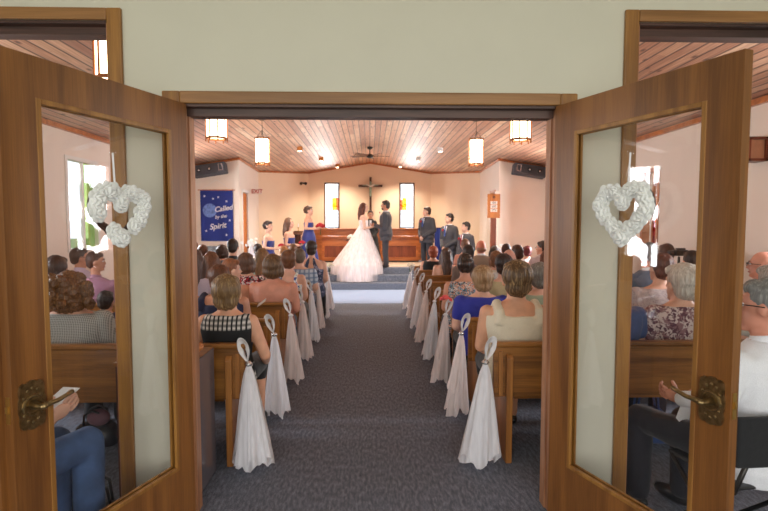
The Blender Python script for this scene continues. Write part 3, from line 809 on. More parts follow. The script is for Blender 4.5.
    if st != 'bald':
        Hm.ell(hp((0, -.026, .034)), (.084 * hs, .094 * hs, .100 * hs), 18, 12, HR)
    if st == 'short':
        Hm.ell(hp((0, -.052, -.018)), (.070 * hs, .062 * hs, .066 * hs), 14, 9, HR)
        Hm.ell(hp((0, .034, .082)), (.062 * hs, .046 * hs, .036 * hs), 12, 8, HR)
    elif st == 'crop':
        Hm.ell(hp((0, -.038, .036)), (.094 * hs, .098 * hs, .098 * hs), 18, 12, HR)
        Hm.ell(hp((0, -.054, -.030)), (.080 * hs, .066 * hs, .070 * hs), 14, 9, HR)
        Hm.ell(hp((0, .040, .078)), (.070 * hs, .048 * hs, .040 * hs), 12, 8, HR); A = .007; fq = 42
    elif st == 'bob':
        Hm.ell(hp((0, -.034, .020)), (.100 * hs, .098 * hs, .108 * hs), 18, 12, HR)
        Hm.ell(hp((0, -.050, -.050)), (.102 * hs, .072 * hs, .075 * hs), 16, 10, HR)
        for i in (-1, 1): Hm.ell(hp((i * .078, .010, -.035)), (.030 * hs, .045 * hs, .078 * hs), 10, 8, HR)
        Hm.ell(hp((0, .036, .085)), (.072 * hs, .048 * hs, .036 * hs), 12, 8, HR); A = .006
    elif st in ('long', 'half'):
        Hm.ell(hp((0, -.034, .018)), (.096 * hs, .094 * hs, .106 * hs), 18, 12, HR)
        Hm.tube([hp((0, -.05, .0)), hp((0, -.072, -.10)), hp((0, -.088, -.19)), hp((0, -.10, -.29)), hp((.0, -.10, -.36))], [.088 * hs, .090 * hs, .082 * hs, .066 * hs, .030 * hs], 14)
        for i in (-1, 1): Hm.tube([hp((i * .066, .02, .03)), hp((i * .082, -.005, -.06)), hp((i * .080, -.02, -.15)), hp((i * .07, -.05, -.2))], [.03 * hs, .034 * hs, .034 * hs, .02 * hs], 10)
        if st == 'half': Hm.ell(hp((0, -.09, .07)), (.042 * hs, .036 * hs, .036 * hs), 12, 8, HR)
        A = .007; fq = 38
    elif st == 'updo':
        Hm.ell(hp((0, -.034, .02)), (.088 * hs, .09 * hs, .10 * hs), 16, 10, HR)
        for (a, bb, c, r) in ((0, -.10, .02, .048), (.035, -.10, .035, .03), (-.035, -.098, .03, .032), (0, -.10, -.025, .034), (.02, -.085, .075, .03), (-.02, -.08, .08, .028)): Hm.ell(hp((a, bb, c)), (r * hs,) * 3, 12, 8, HR)
        Hm.ell(hp((0, .04, .082)), (.062 * hs, .044 * hs, .034 * hs), 12, 8, HR); A = .007; fq = 40
    elif st == 'curly':
        rn = random.Random(int(abs(x) * 1000))
        Hm.ell(hp((0, -.045, -.01)), (.13 * hs, .105 * hs, .125 * hs), 18, 12, HR)
        for i in range(64):
            a = rn.uniform(0, 6.28); t = rn.uniform(-.6, 1)
            p = Vector((math.cos(a) * .135 * math.sqrt(1 - t * t * .8), -.055 + min(.04, math.sin(a) * .10), .0 + t * .115 - .02))
            if t < 0: p.x *= 1.18
            Hm.ell(hp(p), (rn.uniform(.022, .036) * hs,) * 3, 9, 6)
        A = .009; fq = 60
    elif st == 'bald':
        Hm.ell(hp((0, -.045, -.022)), (.079 * hs, .066 * hs, .052 * hs), 16, 10, HR); A = .002
    sd = abs(x * 3.3)
    def disp(c):
        q = Vector((c.x * fq + sd, c.y * fq, c.z * fq * .22)); return A * (noise.noise(q) + .5 * noise.noise(q * 2.3))
    if st == 'curly': disp = lambda c: A * 1.2 * noise.noise(Vector(c) * 75)
    Hm.remesh('hair', hm, root, vf, 1, disp)
    # --- clothes
    kind, tm = top[0], top[1]
    vc = vox
    def wr_disp(c): return .004 * noise.noise(Vector((c.x * 16 + sd, c.y * 16, c.z * 10)))
    T = MB()
    if kind in ('tee', 'long', 'jacket', 'sleeveless', 'three_quarter'):
        inf = {'jacket': .024, 'long': .016, 'three_quarter': .018}.get(kind, .013)
        if kind == 'jacket' and not sit: T.loft([[(rx * math.cos(2 * math.pi * j / 20), ry * math.sin(2 * math.pi * j / 20), zz) for j in range(20)] for (rx, ry, zz) in ((.185 * w, .145, lz(-.12)), (.18 * w, .145, lz(0)), (.165 * w, .13, lz(.12)), (.15 * w, .12, lz(.28)))])
        tor(T, -.03, {'long': .70, 'jacket': .70, 'tee': .67}.get(kind, .66), inf)
        fr = {'tee': .55, 'long': 1.96, 'jacket': 1.97, 'sleeveless': 0, 'three_quarter': 1.5}[kind]
        for i in (-1, 1):
            if fr: arm(T, i, 0, fr, inf * .85)
            else: T.ell(SH[i] + Vector((-i * .022, 0, .002)), (.04, .058, .05), 12, 8)
    elif kind == 'tank':
        tor(T, -.03, .53, .013)
        for i in (-1, 1): T.tube([(i * .085 * w, oy + .10, lz(.50)), (i * .088 * w, oy + .085, lz(.60)), (i * .090 * w, oy, lz(.665)), (i * .088 * w, oy - .085, lz(.61)), (i * .085 * w, oy - .105, lz(.50))], .021, 8)
    elif kind == 'wide_tank':
        tor(T, -.03, .575, .014)
        for i in (-1, 1): T.tube([(i * .108 * w, oy + .10, lz(.50)), (i * .105 * w, oy + .08, lz(.58)), (i * .10 * w, oy, lz(.655)), (i * .105 * w, oy - .08, lz(.60)), (i * .108 * w, oy - .10, lz(.50))], .036, 10)
    elif kind == 'strap':
        tor(T, -.03, .46, .013)
        for i in (-1, 1): T.tube([(i * .07 * w, oy + .115, lz(.45)), (i * .085 * w, oy + .075, lz(.615)), (i * .087 * w, oy, lz(.672)), (i * .085 * w, oy - .08, lz(.61)), (i * .07 * w, oy - .113, lz(.42))], .010, 8)
    elif kind == 'strapless':
        tor(T, -.03, .50 if not sit else .45, .012)
    elif kind == 'halter':
        tor(T, -.03, .50, .013)
        for i in (-1, 1): T.tube([(i * .09 * w, oy - .1, lz(.44)), (i * .055, oy - .088, lz(.58)), (i * .035, oy - .06, lz(.69)), (i * .04, oy + .05, lz(.68)), (i * .07, oy + .1, lz(.5))], [.045, .032, .018, .015, .02], 8)
    nm = {'jacket': 'jacket', 'tee': 'tee_shirt', 'long': 'shirt', 'sleeveless': 'sleeveless_top', 'three_quarter': 'blouse', 'tank': 'tank_top', 'wide_tank': 'tank_top', 'strap': 'sundress_top', 'strapless': 'bodice', 'halter': 'halter_top'}[kind]
    if len(top) > 2 and top[2]: nm = top[2]
    T.remesh(nm, tm, root, vc, 3, wr_disp)
    if kind in ('long', 'jacket') and (len(top) < 4 or top[3] != 'nocollar'):
        C = MB(); rings = []
        for (zz, rr) in ((.66, .068), (.69, .064), (.715, .062), (.715, .055), (.66, .058)):
            rings.append([(rr * hs * math.cos(2 * math.pi * j / 18), oy - .008 + rr * hs * math.sin(2 * math.pi * j / 18), lz(zz) + (.012 if zz > .7 else 0) * -math.sin(2 * math.pi * j / 18)) for j in range(18)])
        C.loft(rings, cap=False); C.build('collar', M['shirt_w'] if kind == 'jacket' else tm, root, smooth=True)
    lk_, lm = low
    if lk_ == 'trousers':
        L = MB(); tor(L, -.03, .17, .010)
        for i in (-1, 1):
            leg(L, i, .97, .014, .012)
        L.remesh('trousers', lm, root, max(vox, .012), 2, wr_disp)
    elif lk_ == 'skirt':
        L = MB(); tor(L, -.03, .17, .012)
        if sit:
            for i in (-1, 1): leg(L, i, .25, .022)
            L.cap(Vector((0, .05, seat + .06)), Vector((0, .40, seat + .05)), .08, .065)
        else:
            rs = []
            for (zf, rx, ry) in low[2] if len(low) > 2 else ((.30, .135, .105), (.05, .20, .17), (-.35, .23, .20), (-.84, .30, .27)):
                rs.append([(rx * math.cos(2 * math.pi * j / 40) * (1 + .07 * max(0, .2 - zf) * math.sin(j * 2 * math.pi * 9 / 40)), ry * math.sin(2 * math.pi * j / 40) * (1 + .07 * max(0, .2 - zf) * math.sin(j * 2 * math.pi * 9 / 40)), lz(zf)) for j in range(40)])
            L.loft(rs)
        L.remesh('skirt', lm, root, max(vox, .012), 2)
    if lk_ != 'none':
        for i in (-1, 1):
            an = legs[i][2]; sh = MB(); sh.ell(an + Vector((0, .055, -.048)), (.044, .125, .040), 12, 8)
            sh.v = [Vector((v.x, v.y, max(v.z, an.z - .078))) for v in sh.v]; sh.build('shoe', M['shoe'], root, smooth=True)
    root['_S'] = S; root['_b'] = b
    return root, lz, hp, SH

# prints
P_ = dict(
 plaid_bw=None,
 cardi=m_check('patterned_cardigan', srgb(96, 96, 98), srgb(196, 196, 190), srgb(188, 188, 182), 95, .45),
 redfloral=m_print('red_white_floral', srgb(24, 18, 24), [srgb(235, 225, 222), srgb(196, 30, 50)], 26, .5),
 mint=m_print('mint_floral', srgb(226, 238, 228), [srgb(90, 200, 180)], 30, .4),
 bluefloral=m_print('white_blue_floral', srgb(238, 236, 234), [srgb(60, 80, 170), srgb(120, 170, 70)], 22, .36),
 plaidblue=m_check('blue_plaid', srgb(184, 196, 210), srgb(90, 112, 146), srgb(104, 126, 158), 17, .4),
 halter=m_print('grey_blue_print', srgb(58, 66, 92), [srgb(150, 150, 172)], 16, .42),
 darkfloral=m_print('dark_bright_floral', srgb(26, 30, 40), [srgb(226, 150, 120), srgb(70, 150, 180), srgb(240, 226, 210)], 30, .5),
 purple=m_print('purple_floral', srgb(206, 190, 186), [srgb(92, 58, 74), srgb(140, 106, 112)], 20, .5),
 dots=m_print('speckled_grey', srgb(192, 178, 176), [srgb(108, 92, 104)], 48, .36),
 orangewhite=m_print('orange_white_print', srgb(240, 226, 222), [srgb(214, 120, 80), srgb(60, 50, 90)], 26, .45),
)
fb = lambda n, r, g, b_: m_fabric(n, srgb(r, g, b_))
# black top with white plaid yoke
def m_yoke(zl):
    m, nt, out = new_mat('black_with_white_plaid_yoke'); p = principled(nt, out, (.01, .01, .01), .85)
    tc = nd(nt, 'ShaderNodeTexCoord'); sx = nd(nt, 'ShaderNodeSeparateXYZ'); lk(nt, tc.outputs['Object'], sx.inputs[0])
    gt = nd(nt, 'ShaderNodeMath', operation='GREATER_THAN'); lk(nt, sx.outputs[2], gt.inputs[0]); gt.inputs[1].default_value = zl
    gx = nd(nt, 'ShaderNodeMath', operation='LESS_THAN'); lk(nt, sx.outputs[2], gx.inputs[0]); gx.inputs[1].default_value = zl - .24
    lo = nd(nt, 'ShaderNodeMath', operation='MAXIMUM'); lk(nt, gt.outputs[0], lo.inputs[0]); lk(nt, gx.outputs[0], lo.inputs[1])
    a = nd(nt, 'ShaderNodeMath', operation='MULTIPLY'); lk(nt, sx.outputs[0], a.inputs[0]); a.inputs[1].default_value = 34
    f = nd(nt, 'ShaderNodeMath', operation='FRACT'); lk(nt, a.outputs[0], f.inputs[0])
    f1 = nd(nt, 'ShaderNodeMath', operation='LESS_THAN'); lk(nt, f.outputs[0], f1.inputs[0]); f1.inputs[1].default_value = .62
    a2 = nd(nt, 'ShaderNodeMath', operation='MULTIPLY'); lk(nt, sx.outputs[2], a2.inputs[0]); a2.inputs[1].default_value = 190
    g = nd(nt, 'ShaderNodeMath', operation='SINE'); lk(nt, a2.outputs[0], g.inputs[0])
    g1 = nd(nt, 'ShaderNodeMapRange'); lk(nt, g.outputs[0], g1.inputs[0]); g1.inputs[1].default_value = -1; g1.inputs[3].default_value = .25; g1.inputs[4].default_value = 1
    pr = nd(nt, 'ShaderNodeMath', operation='MULTIPLY'); lk(nt, lo.outputs[0], pr.inputs[0]); lk(nt, f1.outputs[0], pr.inputs[1])
    p2 = nd(nt, 'ShaderNodeMath', operation='MULTIPLY'); lk(nt, pr.outputs[0], p2.inputs[0]); lk(nt, g1.outputs[0], p2.inputs[1])
    mx = nd(nt, 'ShaderNodeMixRGB'); lk(nt, p2.outputs[0], mx.inputs[0]); mx.inputs[1].default_value = (.012, .012, .014, 1); mx.inputs[2].default_value = c4(srgb(214, 208, 202))
    lk(nt, mx.outputs[0], p.inputs['Base Color']); return m

GUEST = 'wedding guests seated in the pews'
def guest(label, px, py, row, hair, top, skin=SKIN, w=1.0, hs=1.0, low=None, **kw):
    Y = ROW(row) + .19
    P = at(px, py, Y + .01)
    d = Y
    vox = .0095 if row == 0 else .011 if row <= 2 else .014
    low = low or ('trousers', m_fabric('guest_lower_%d' % (int(px) % 3), [srgb(40, 44, 60), srgb(70, 66, 62), srgb(30, 30, 34)][int(px) % 3]))
    return person(label, P.x, Y, P.z, 0, True, 0, hs, w, skin, hair, top, low, vox=vox, group=GUEST, **kw)

# left block seen through the middle opening
SK = ('skirt', M['black'])
A_, lzA, hpA, _ = guest('woman in black sleeveless top with white plaid shoulders, short sandy hair, nearest left pew', 227.5, 275, 0, ('crop', srgb(120, 92, 60), srgb(190, 160, 112)), ('sleeveless', m_yoke(.43 + .775 * .545)), srgb(222, 164, 132), 1.08, 1.06, low=SK, arms={-1: (Vector((-.235, .02, .66)), Vector((-.1, .27, .56))), 1: (Vector((.245, .01, .66)), Vector((.20, .26, .55)))})
guest('woman in navy tank top with reddish brown crop, second left pew', 220, 265, 1, ('crop', srgb(92, 56, 36)), ('wide_tank', fb('navy_knit', 30, 34, 66)), TAN, 1.3, .96)
guest('young guest with light brown hair turning her face to the right, third left pew', 232, 259, 2, ('short', srgb(140, 88, 58)), ('tee', fb('peach_top', 210, 150, 120)), PALE, .9, .92, hyaw=-62, face=True)
guest('woman with bare tanned back and brown bob beside the aisle, third left pew', 273, 254.6, 2, ('bob', srgb(92, 66, 42), srgb(150, 112, 70)), ('strapless', fb('rust_top', 150, 80, 60)), srgb(206, 142, 118), 1.3, 1.0)
guest('woman in black, red and white floral top with brown bob, fourth left pew', 246, 253, 3, ('bob', srgb(92, 64, 46)), ('tee', P_['redfloral']), SKIN, 1.2, 1.02)
guest('woman with long auburn brown hair and white top, fourth left pew', 211.5, 252, 3, ('long', srgb(104, 66, 42)), ('tee', fb('white_top', 232, 230, 228)), SKIN, 1.0, 1.0)
guest('woman with long dark hair and pale lilac top at the door frame, third left pew', 195, 249, 2, ('long', srgb(78, 50, 36)), ('tee', fb('lilac_top', 206, 200, 222)), SKIN, .9, .95)
guest('guest in dark grey shirt half hidden by the left door frame, second left pew', 173, 268, 1, ('short', H_DARK), ('tee', fb('grey_tee', 72, 72, 78)), SKIN, 1.0, .95)
guest('tall man with dark cropped hair and dark shirt, sixth left pew', 233, 239, 5, ('short', H_DARK, srgb(92, 66, 48)), ('long', fb('dark_shirt', 52, 54, 60)), SKIN, 1.1, 1.02, seat=.42)
guest('woman with long dark blonde hair and mint floral top, fifth left pew', 262.5, 248.5, 4, ('long', srgb(122, 92, 60)), ('tank', P_['mint']), PALE, 1.0, 1.0)
guest('woman in white dress with blue flowers, short brown hair, fourth left pew', 289, 250.5, 3, ('crop', srgb(104, 66, 40)), ('tank', P_['bluefloral']), SKIN, 1.0, .97)
guest('fair haired child behind the bridesmaids, seventh left pew', 284, 246, 6, ('bob', srgb(184, 132, 84)), ('tee', fb('pale_pink_top', 226, 196, 190)), SKIN, .85, .85)
guest('man with greying hair in pale blue plaid shirt, fifth left pew', 300, 249, 4, ('short', srgb(100, 84, 68)), ('tee', P_['plaidblue']), SKIN, 1.15, .95)
guest('woman with brown hair in the front left pew, beside the aisle guests', 293, 244, 7, ('short', srgb(110, 76, 50)), ('tee', fb('tan_top', 190, 160, 130)), SKIN, .9, 1.0)
guest('woman in grey blue halter top with short dark hair and bare shoulders, sixth left pew', 311.5, 241, 5, ('crop', srgb(58, 42, 34)), ('halter', P_['halter']), SKIN, 1.15, .98)
guest('guest with dark hair in the front left pew, just before the first bridesmaid', 258, 244, 7, ('short', srgb(52, 38, 32)), ('tee', fb('olive_top', 120, 110, 90)), SKIN, .95, 1.0)
guest('brown haired guest in the seventh left pew, near the door frame', 203, 245, 6, ('short', srgb(92, 58, 40)), ('tee', fb('plum_top', 96, 60, 76)), SKIN, .95, 1.0)
guest('brown haired guest in the front left pew, near the door frame', 194.5, 242, 7, ('short', srgb(120, 74, 46)), ('tee', fb('sand_top', 190, 170, 140)), SKIN, .95, 1.0)
guest('guest with dark ponytail in the seventh left pew, under the blue banner', 222, 245, 6, ('bob', srgb(60, 40, 30)), ('tee', fb('teal_top', 60, 100, 110)), SKIN, .9, .95)
# left block seen through the left door glass
guest('woman with big curly brown hair and grey patterned cardigan, nearest left pew', 71, 272, 0, ('curly', srgb(96, 62, 34), srgb(170, 120, 70)), ('three_quarter', P_['cardi'], 'cardigan'), SKIN, 1.4, 1.08)
guest('guest with short dark hair behind the curly haired woman, second left pew', 57, 256, 1, ('short', srgb(52, 32, 26)), ('tee', fb('maroon_top', 120, 60, 60)), TAN, 1.0, 1.0)
guest('man in glasses and pale lilac shirt looking right, fourth left pew', 80, 248, 3, ('short', srgb(70, 54, 46)), ('long', fb('pale_lilac_shirt', 204, 190, 216)), TAN, 1.0, .95, hyaw=-55, face=True, glasses=True)
guest('man in mauve shirt in front of the left window, third left pew', 96, 252, 2, ('short', srgb(70, 44, 34)), ('long', fb('mauve_shirt', 168, 124, 150)), TAN, 1.1, .82, hyaw=-70, face=True)
guest('small child with dark hair low in the second left pew', 106, 291, 1, ('short', srgb(30, 22, 20)), ('tee', fb('child_navy', 50, 54, 84)), SKIN, .7, .75)
# right block seen through the middle opening
guest('woman in cream knitted tank with short streaked brown hair, nearest right pew', 516, 261, 0, ('crop', srgb(92, 68, 44), srgb(196, 160, 112)), ('wide_tank', fb('cream_knit', 226, 214, 190)), srgb(216, 160, 128), 1.28, 1.1, low=SK)
guest('woman in royal blue tee with curly grey blonde hair, second right pew', 482, 266, 1, ('crop', srgb(150, 116, 80), srgb(206, 180, 146)), ('tee', fb('royal_tee', 44, 50, 150)), SKIN, 1.25, 1.0)
guest('grey haired guest in sage green top beside the right door frame, second right pew', 539, 263, 1, ('crop', srgb(112, 106, 98), srgb(170, 164, 156)), ('tee', fb('sage_top', 150, 158, 132)), SKIN, 1.2, .98)
guest('woman with dark wavy pinned hair and dark floral dress, third right pew', 465, 254, 2, ('updo', srgb(42, 30, 26), srgb(110, 76, 54)), ('sleeveless', P_['darkfloral']), TAN, 1.1, .98)
guest('guest with very dark brown hair and khaki shirt, third right pew', 503, 254, 2, ('crop', srgb(44, 28, 24)), ('tee', fb('khaki_shirt', 186, 172, 134)), SKIN, 1.1, .96)
guest('balding grey man with pink scalp, fourth right pew', 509, 249, 3, ('bald', srgb(150, 140, 130)), ('long', fb('pale_blue_shirt', 190, 190, 190)), srgb(214, 160, 142), 1.0, 1.0)
guest('young woman with long brown hair and thin straps, sixth right pew', 446, 248, 5, ('half', srgb(74, 52, 44), srgb(130, 98, 80)), ('strap', fb('pale_dress', 190, 160, 140)), SKIN, 1.05, .95)
guest('woman with short bright auburn hair in black top, seventh right pew', 433, 246, 6, ('crop', srgb(140, 62, 34), srgb(206, 110, 66)), ('sleeveless', M['black']), SKIN, 1.15, .92)
guest('bald man in beige grey jacket, seventh right pew', 481, 240, 6, ('bald', srgb(150, 110, 90)), ('jacket', fb('beige_jacket', 158, 144, 130)), srgb(206, 124, 96), 1.15, 1.08)
guest('guest with round dark brown hair, fifth right pew', 468, 245, 4, ('short', srgb(48, 34, 30)), ('long', fb('taupe_shirt', 120, 100, 90)), SKIN, 1.0, 1.0)
guest('brown haired guest in the front right pew, below the groomsmen', 465, 239, 7, ('short', srgb(104, 70, 48)), ('tee', fb('rose_top', 200, 140, 120)), SKIN, .95, 1.0)
guest('girl with long dark hair in the front right pew, beside the hymn board', 494, 246, 7, ('long', srgb(60, 46, 38)), ('tee', fb('grey_top', 120, 116, 112)), SKIN, .85, .9)
guest('guest with short dark hair, seventh right pew, right of the bald man', 506, 244, 6, ('short', srgb(64, 40, 34)), ('tee', fb('brick_top', 160, 90, 70)), SKIN, .95, .95)
guest('woman with smooth dark brown bob and orange white print top, sixth right pew', 517, 245, 5, ('bob', srgb(70, 42, 30)), ('tee', P_['orangewhite']), SKIN, 1.05, .92)
guest('woman with dark red curls and white top, front right pew', 527, 246, 7, ('crop', srgb(92, 26, 30)), ('tee', fb('white_blouse', 240, 234, 232)), SKIN, .95, .9)
guest('man with dark hair and glasses looking left by the right door frame, seventh right pew', 542, 241, 6, ('short', srgb(58, 42, 32)), ('long', fb('light_shirt', 210, 200, 206)), SKIN, 1.05, 1.0, hyaw=55, face=True, glasses=True)
guest('guest with long reddish hair behind the right door frame, sixth right pew', 547, 249, 5, ('long', srgb(110, 66, 44)), ('tee', fb('coral_top', 206, 120, 100)), SKIN, .95, .95)
guest('light brown haired guest in the fifth right pew, beside the balding man', 496, 251, 4, ('bob', srgb(124, 82, 54)), ('tee', fb('cream_tee', 214, 200, 180)), SKIN, .95, .92)
# right block seen through the right door glass and past it
guest('elderly woman with curled white hair and purple floral blouse, nearest right pew', 681, 264, 0, ('crop', srgb(190, 182, 170), srgb(236, 230, 222)), ('three_quarter', P_['purple']), SKIN, 1.2, 1.12, hyaw=12)
guest('guest in blue shirt half hidden by the right door post, nearest right pew', 612, 266, 0, ('short', H_BROWN), ('tee', fb('denim_blue_shirt', 70, 90, 136)), SKIN, 1.2, 1.0)
guest('woman with dark auburn hair and speckled grey blouse, second right pew', 660, 254, 1, ('crop', srgb(74, 38, 28), srgb(120, 66, 46)), ('three_quarter', P_['dots']), SKIN, 1.35, 1.0, hyaw=15)
guest('man with short grey hair in grey blue jacket, third right pew', 648, 243, 2, ('short', srgb(104, 98, 96), srgb(150, 144, 140)), ('jacket', fb('grey_blue_jacket', 84, 94, 112)), srgb(214, 140, 112), 1.0, .95, hyaw=20)
guest('guest with dark brown hair behind the video camera, fourth right pew', 666, 244, 3, ('short', srgb(70, 44, 34)), ('tee', fb('brown_tee', 110, 84, 70)), SKIN, 1.0, 1.0)
guest('guest with black hair right of the video camera, third right pew', 691, 251, 2, ('short', srgb(36, 24, 22)), ('tee', fb('ink_tee', 50, 48, 60)), SKIN, .95, .95)
guest('balding man in dark rimmed glasses looking left, second right pew near the wall', 762, 251, 1, ('bald', srgb(120, 90, 80)), ('long', fb('blush_shirt', 210, 180, 170)), srgb(204, 144, 122), 1.0, 1.0, hyaw=45, face=True, glasses=True)
guest('guest with silver hair behind the man in the white shirt, nearest right pew', 772, 265, 0, ('crop', srgb(150, 144, 136), srgb(210, 204, 196)), ('tee', fb('stone_top', 180, 172, 160)), SKIN, 1.0, 1.0)

# ------------------------------------------------------------------ two guests in the lobby, on folding chairs
def folding_chair(label, loc, rz, bx=.30, by=-.30):
    o = thing('folding_chair', label, 'chair', loc, rz, 'black folding chairs in the doorway openings')
    s = MB(); s.box(-.2, .2, -.19, .2, .425, .445); s.build('seat', M['blackplastic'], o, bevel=.012)
    rr = []
    for i in range(9):
        a = R(-38 + 76 * i / 8); rr.append([(bx * math.sin(a) * 1.0, by + .08 * (1 - math.cos(a)) - .0 + t, z) for (t, z) in ((-.01, .55), (-.012, .66), (-.01, .765), (.012, .765), (.01, .66), (.012, .55))])
    b = MB(); b.loft(rr); b.build('backrest', M['black'], o, bevel=.01)
    for sx in (-1, 1):
        l = MB(); l.tube([(sx * .17, by + .01, .60), (sx * .205, -.20, .43), (sx * .215, .26, .012)], .011, 8, True); l.build('leg', M['darkmetal'], o, smooth=True)
        l = MB(); l.tube([(sx * .20, .16, .425), (sx * .205, -.32, .012)], .011, 8, True); l.build('leg', M['darkmetal'], o, smooth=True)
    return o
P = at(768, 279, 2.2)
chair_xy = (P.x, 2.16)
folding_chair('black folding chair under the man in the white shirt, at the right opening', (chair_xy[0] - .06, 2.26, 0), R(8), .38, -.245)
mk = {-1: Vector((-.10, .56, .50)), 1: Vector((.13, .47, .49))}
mn, lz, hp, _ = person('man in white shirt and glasses sitting on the folding chair at far right', P.x, 2.2, P.z, 20, True, 0, 1.03, 1.15, srgb(206, 140, 116), ('short', srgb(118, 116, 112), srgb(176, 174, 168)),
    ('long', M['shirt_w'], 'shirt'), ('trousers', M['trousers']), arms={-1: (Vector((-.25, .0, .80)), Vector((-.16, .27, .70))), 1: (Vector((.25, .02, .8)), Vector((.12, .30, .68)))}, vox=.009, face=True, glasses=True, hyaw=28, knees=mk, seat=.44,
    hand_dirs={-1: Vector((-.1, .9, .1)), 1: Vector((-.4, .9, 0))}, palm={-1: Vector((1, .2, .3)), 1: Vector((0, 0, -1))})
pb = thing('service_sheet', 'folded white service sheet in the hand of the man at right', 'paper', (0, 0, 0))
q = [at(681, 405, 2.42), at(676, 418, 2.42), at(688, 432, 2.47), at(692, 398, 2.45)]
m = MB(); m.prism(q, (.0, .002, .0)); m.build('sheet', M['paper'], pb)
# left: woman in jeans reading
P = at(2, 262, 1.98); hx0 = -1.60
folding_chair('black folding chair under the guest in jeans, at the left opening', (hx0 - .01, 1.93, 0), R(-25))
wj, lz, hp, _ = person('guest in faded blue jeans holding a white sheet, seated behind the left door', hx0, 1.95, 1.27, -25, True, 0, 1.0, 1.05, SKIN, ('bob', H_BROWN),
    ('tee', m_print('dark_dotted_top', srgb(30, 26, 30), [srgb(230, 220, 220)], 30, .35)), ('trousers', M['jeans']), arms={-1: (Vector((-.23, .05, .78)), Vector((-.02, .26, .76))), 1: (Vector((.26, .05, .72)), Vector((.225, .235, .755)))}, vox=.009,
    knees={-1: Vector((-.08, .45, .53)), 1: Vector((.13, .46, .56))}, seat=.44, hand_dirs={-1: Vector((.3, .9, .2)), 1: Vector((.2, .75, .5))}, palm={-1: Vector((0, .2, 1)), 1: Vector((-.9, .1, .2))})
w2 = thing('service_sheet', 'white service sheet held open by the guest in jeans at left', 'paper', (0, 0, 0))
m = MB(); q = [at(40, 410, 2.17), at(60, 408, 2.15), at(80, 388, 2.2), at(63, 387, 2.24), at(53, 396, 2.22), at(42, 388, 2.2)]; m.prism(q, (0, .002, 0)); m.build('sheet', M['paper'], w2)

# ------------------------------------------------------------------ things on the floor
def handbag(name, label, loc, rz, sz, mat, handle_h=.14):
    o = thing(name, label, 'bag', loc, rz)
    a, b, c = sz; m = MB()
    rings = []
    for (f, k) in ((0, .92), (.08, 1), (.5, 1.0), (.85, .85), (1, .6)):
        rings.append([(a * k * math.copysign(abs(math.cos(t)) ** .5, math.cos(t)), b * (k ** 2) * math.copysign(abs(math.sin(t)) ** .5, math.sin(t)), c * f) for t in [2 * math.pi * j / 24 for j in range(24)]])
    m.loft(rings); m.build('pouch', mat, o, smooth=True)
    for s in (-1, 1):
        h = MB(); h.tube([(-a * .5, s * b * .4, c * .85), (-a * .4, s * b * .6, c + handle_h * .7), (0, s * b * .7, c + handle_h), (a * .4, s * b * .6, c + handle_h * .7), (a * .5, s * b * .4, c * .85)], .008, 8, True)
        h.build('handle', mat, o, smooth=True)
    return o
handbag('handbag', 'black leather handbag with looped handles on the carpet behind the left door', (-1.36, 2.47, 0), R(20), (.17, .08, .17), M['shoe'])
handbag('handbag', 'black bag with mauve cloth inside, under the nearest left pew', (-1.93, 3.58, 0), R(10), (.14, .09, .16), M['blackplastic'], .1)
m = MB(); m.ell((-1.9, 3.56, .2), (.08, .05, .06), 12, 8); tag(m.build('folded_shawl', fb('mauve_cloth', 120, 84, 92), smooth=True), 'mauve cloth stuffed in the black bag under the left pew', 'cloth')
handbag('tote_bag', 'blue tote bag with silver buckle under the nearest right pew', (1.98, 3.55, 0), R(-10), (.15, .08, .24), fb('blue_canvas', 50, 76, 130), .12)

# cabinet with offering plate just inside the left opening
cb = thing('low_cabinet', 'low cabinet with shiny grey side panel inside the left of the doorway', 'cabinet', (-1.19, 2.96, 0))
MB().box(-.2, .222, -.17, .17, .03, .775).build('body', M['darkwood'], cb)
MB().box(.222, .228, -.175, .175, .02, .79).build('side_panel', M['grey_gloss'], cb)
MB().box(-.21, .222, -.18, .18, .775, .795).build('cabinet_top', M['pew'], cb)
pl = MB(); rings = []
for (r, z) in ((.05, 0), (.07, .004), (.10, .03), (.105, .05), (.095, .05), (.065, .012), (.01, .01)): rings.append([(r * math.cos(2 * math.pi * j / 28), r * math.sin(2 * math.pi * j / 28), z) for j in range(28)])
pl.loft(rings); o = pl.build('offering_plate', M['orange_wood'], smooth=True); o.location = (-1.07, 2.95, .796); tag(o, 'turned wooden offering plate on top of the low cabinet', 'plate')
# coral flower on pew beside woman in the floral dress
posy('corsage', 'coral pink flower corsage on the arm beside the third right pew', (at(446, 283, 4.85).x, 4.86, .82), .07, m_plain('coral_petal', srgb(236, 104, 104), .6, .15, 40), 7, seed=8, green=False)
# service sheets in the pews
for (lab, px, py, Y, sx) in (('white sheet held up beside the woman in navy, second left pew', 261, 305, 4.4, .07), ('white sheet lying on the second left pew rail by the aisle', 267, 317, 4.1, .06)):
    c = at(px, py, Y); m = MB(); m.add([(c.x - sx / 2, Y, c.z - .02), (c.x + sx / 2, Y + .01, c.z + (.03 if sx > .065 else -.018)), (c.x + sx / 2, Y + .05, c.z + (.05 if sx > .065 else -.014)), (c.x - sx / 2, Y + .05, c.z)], [(0, 1, 2, 3)])
    m2 = MB(); m2.prism([v for v in m.v], (0, 0, .002)); tag(m2.build('service_sheet', M['paper']), lab, 'paper')

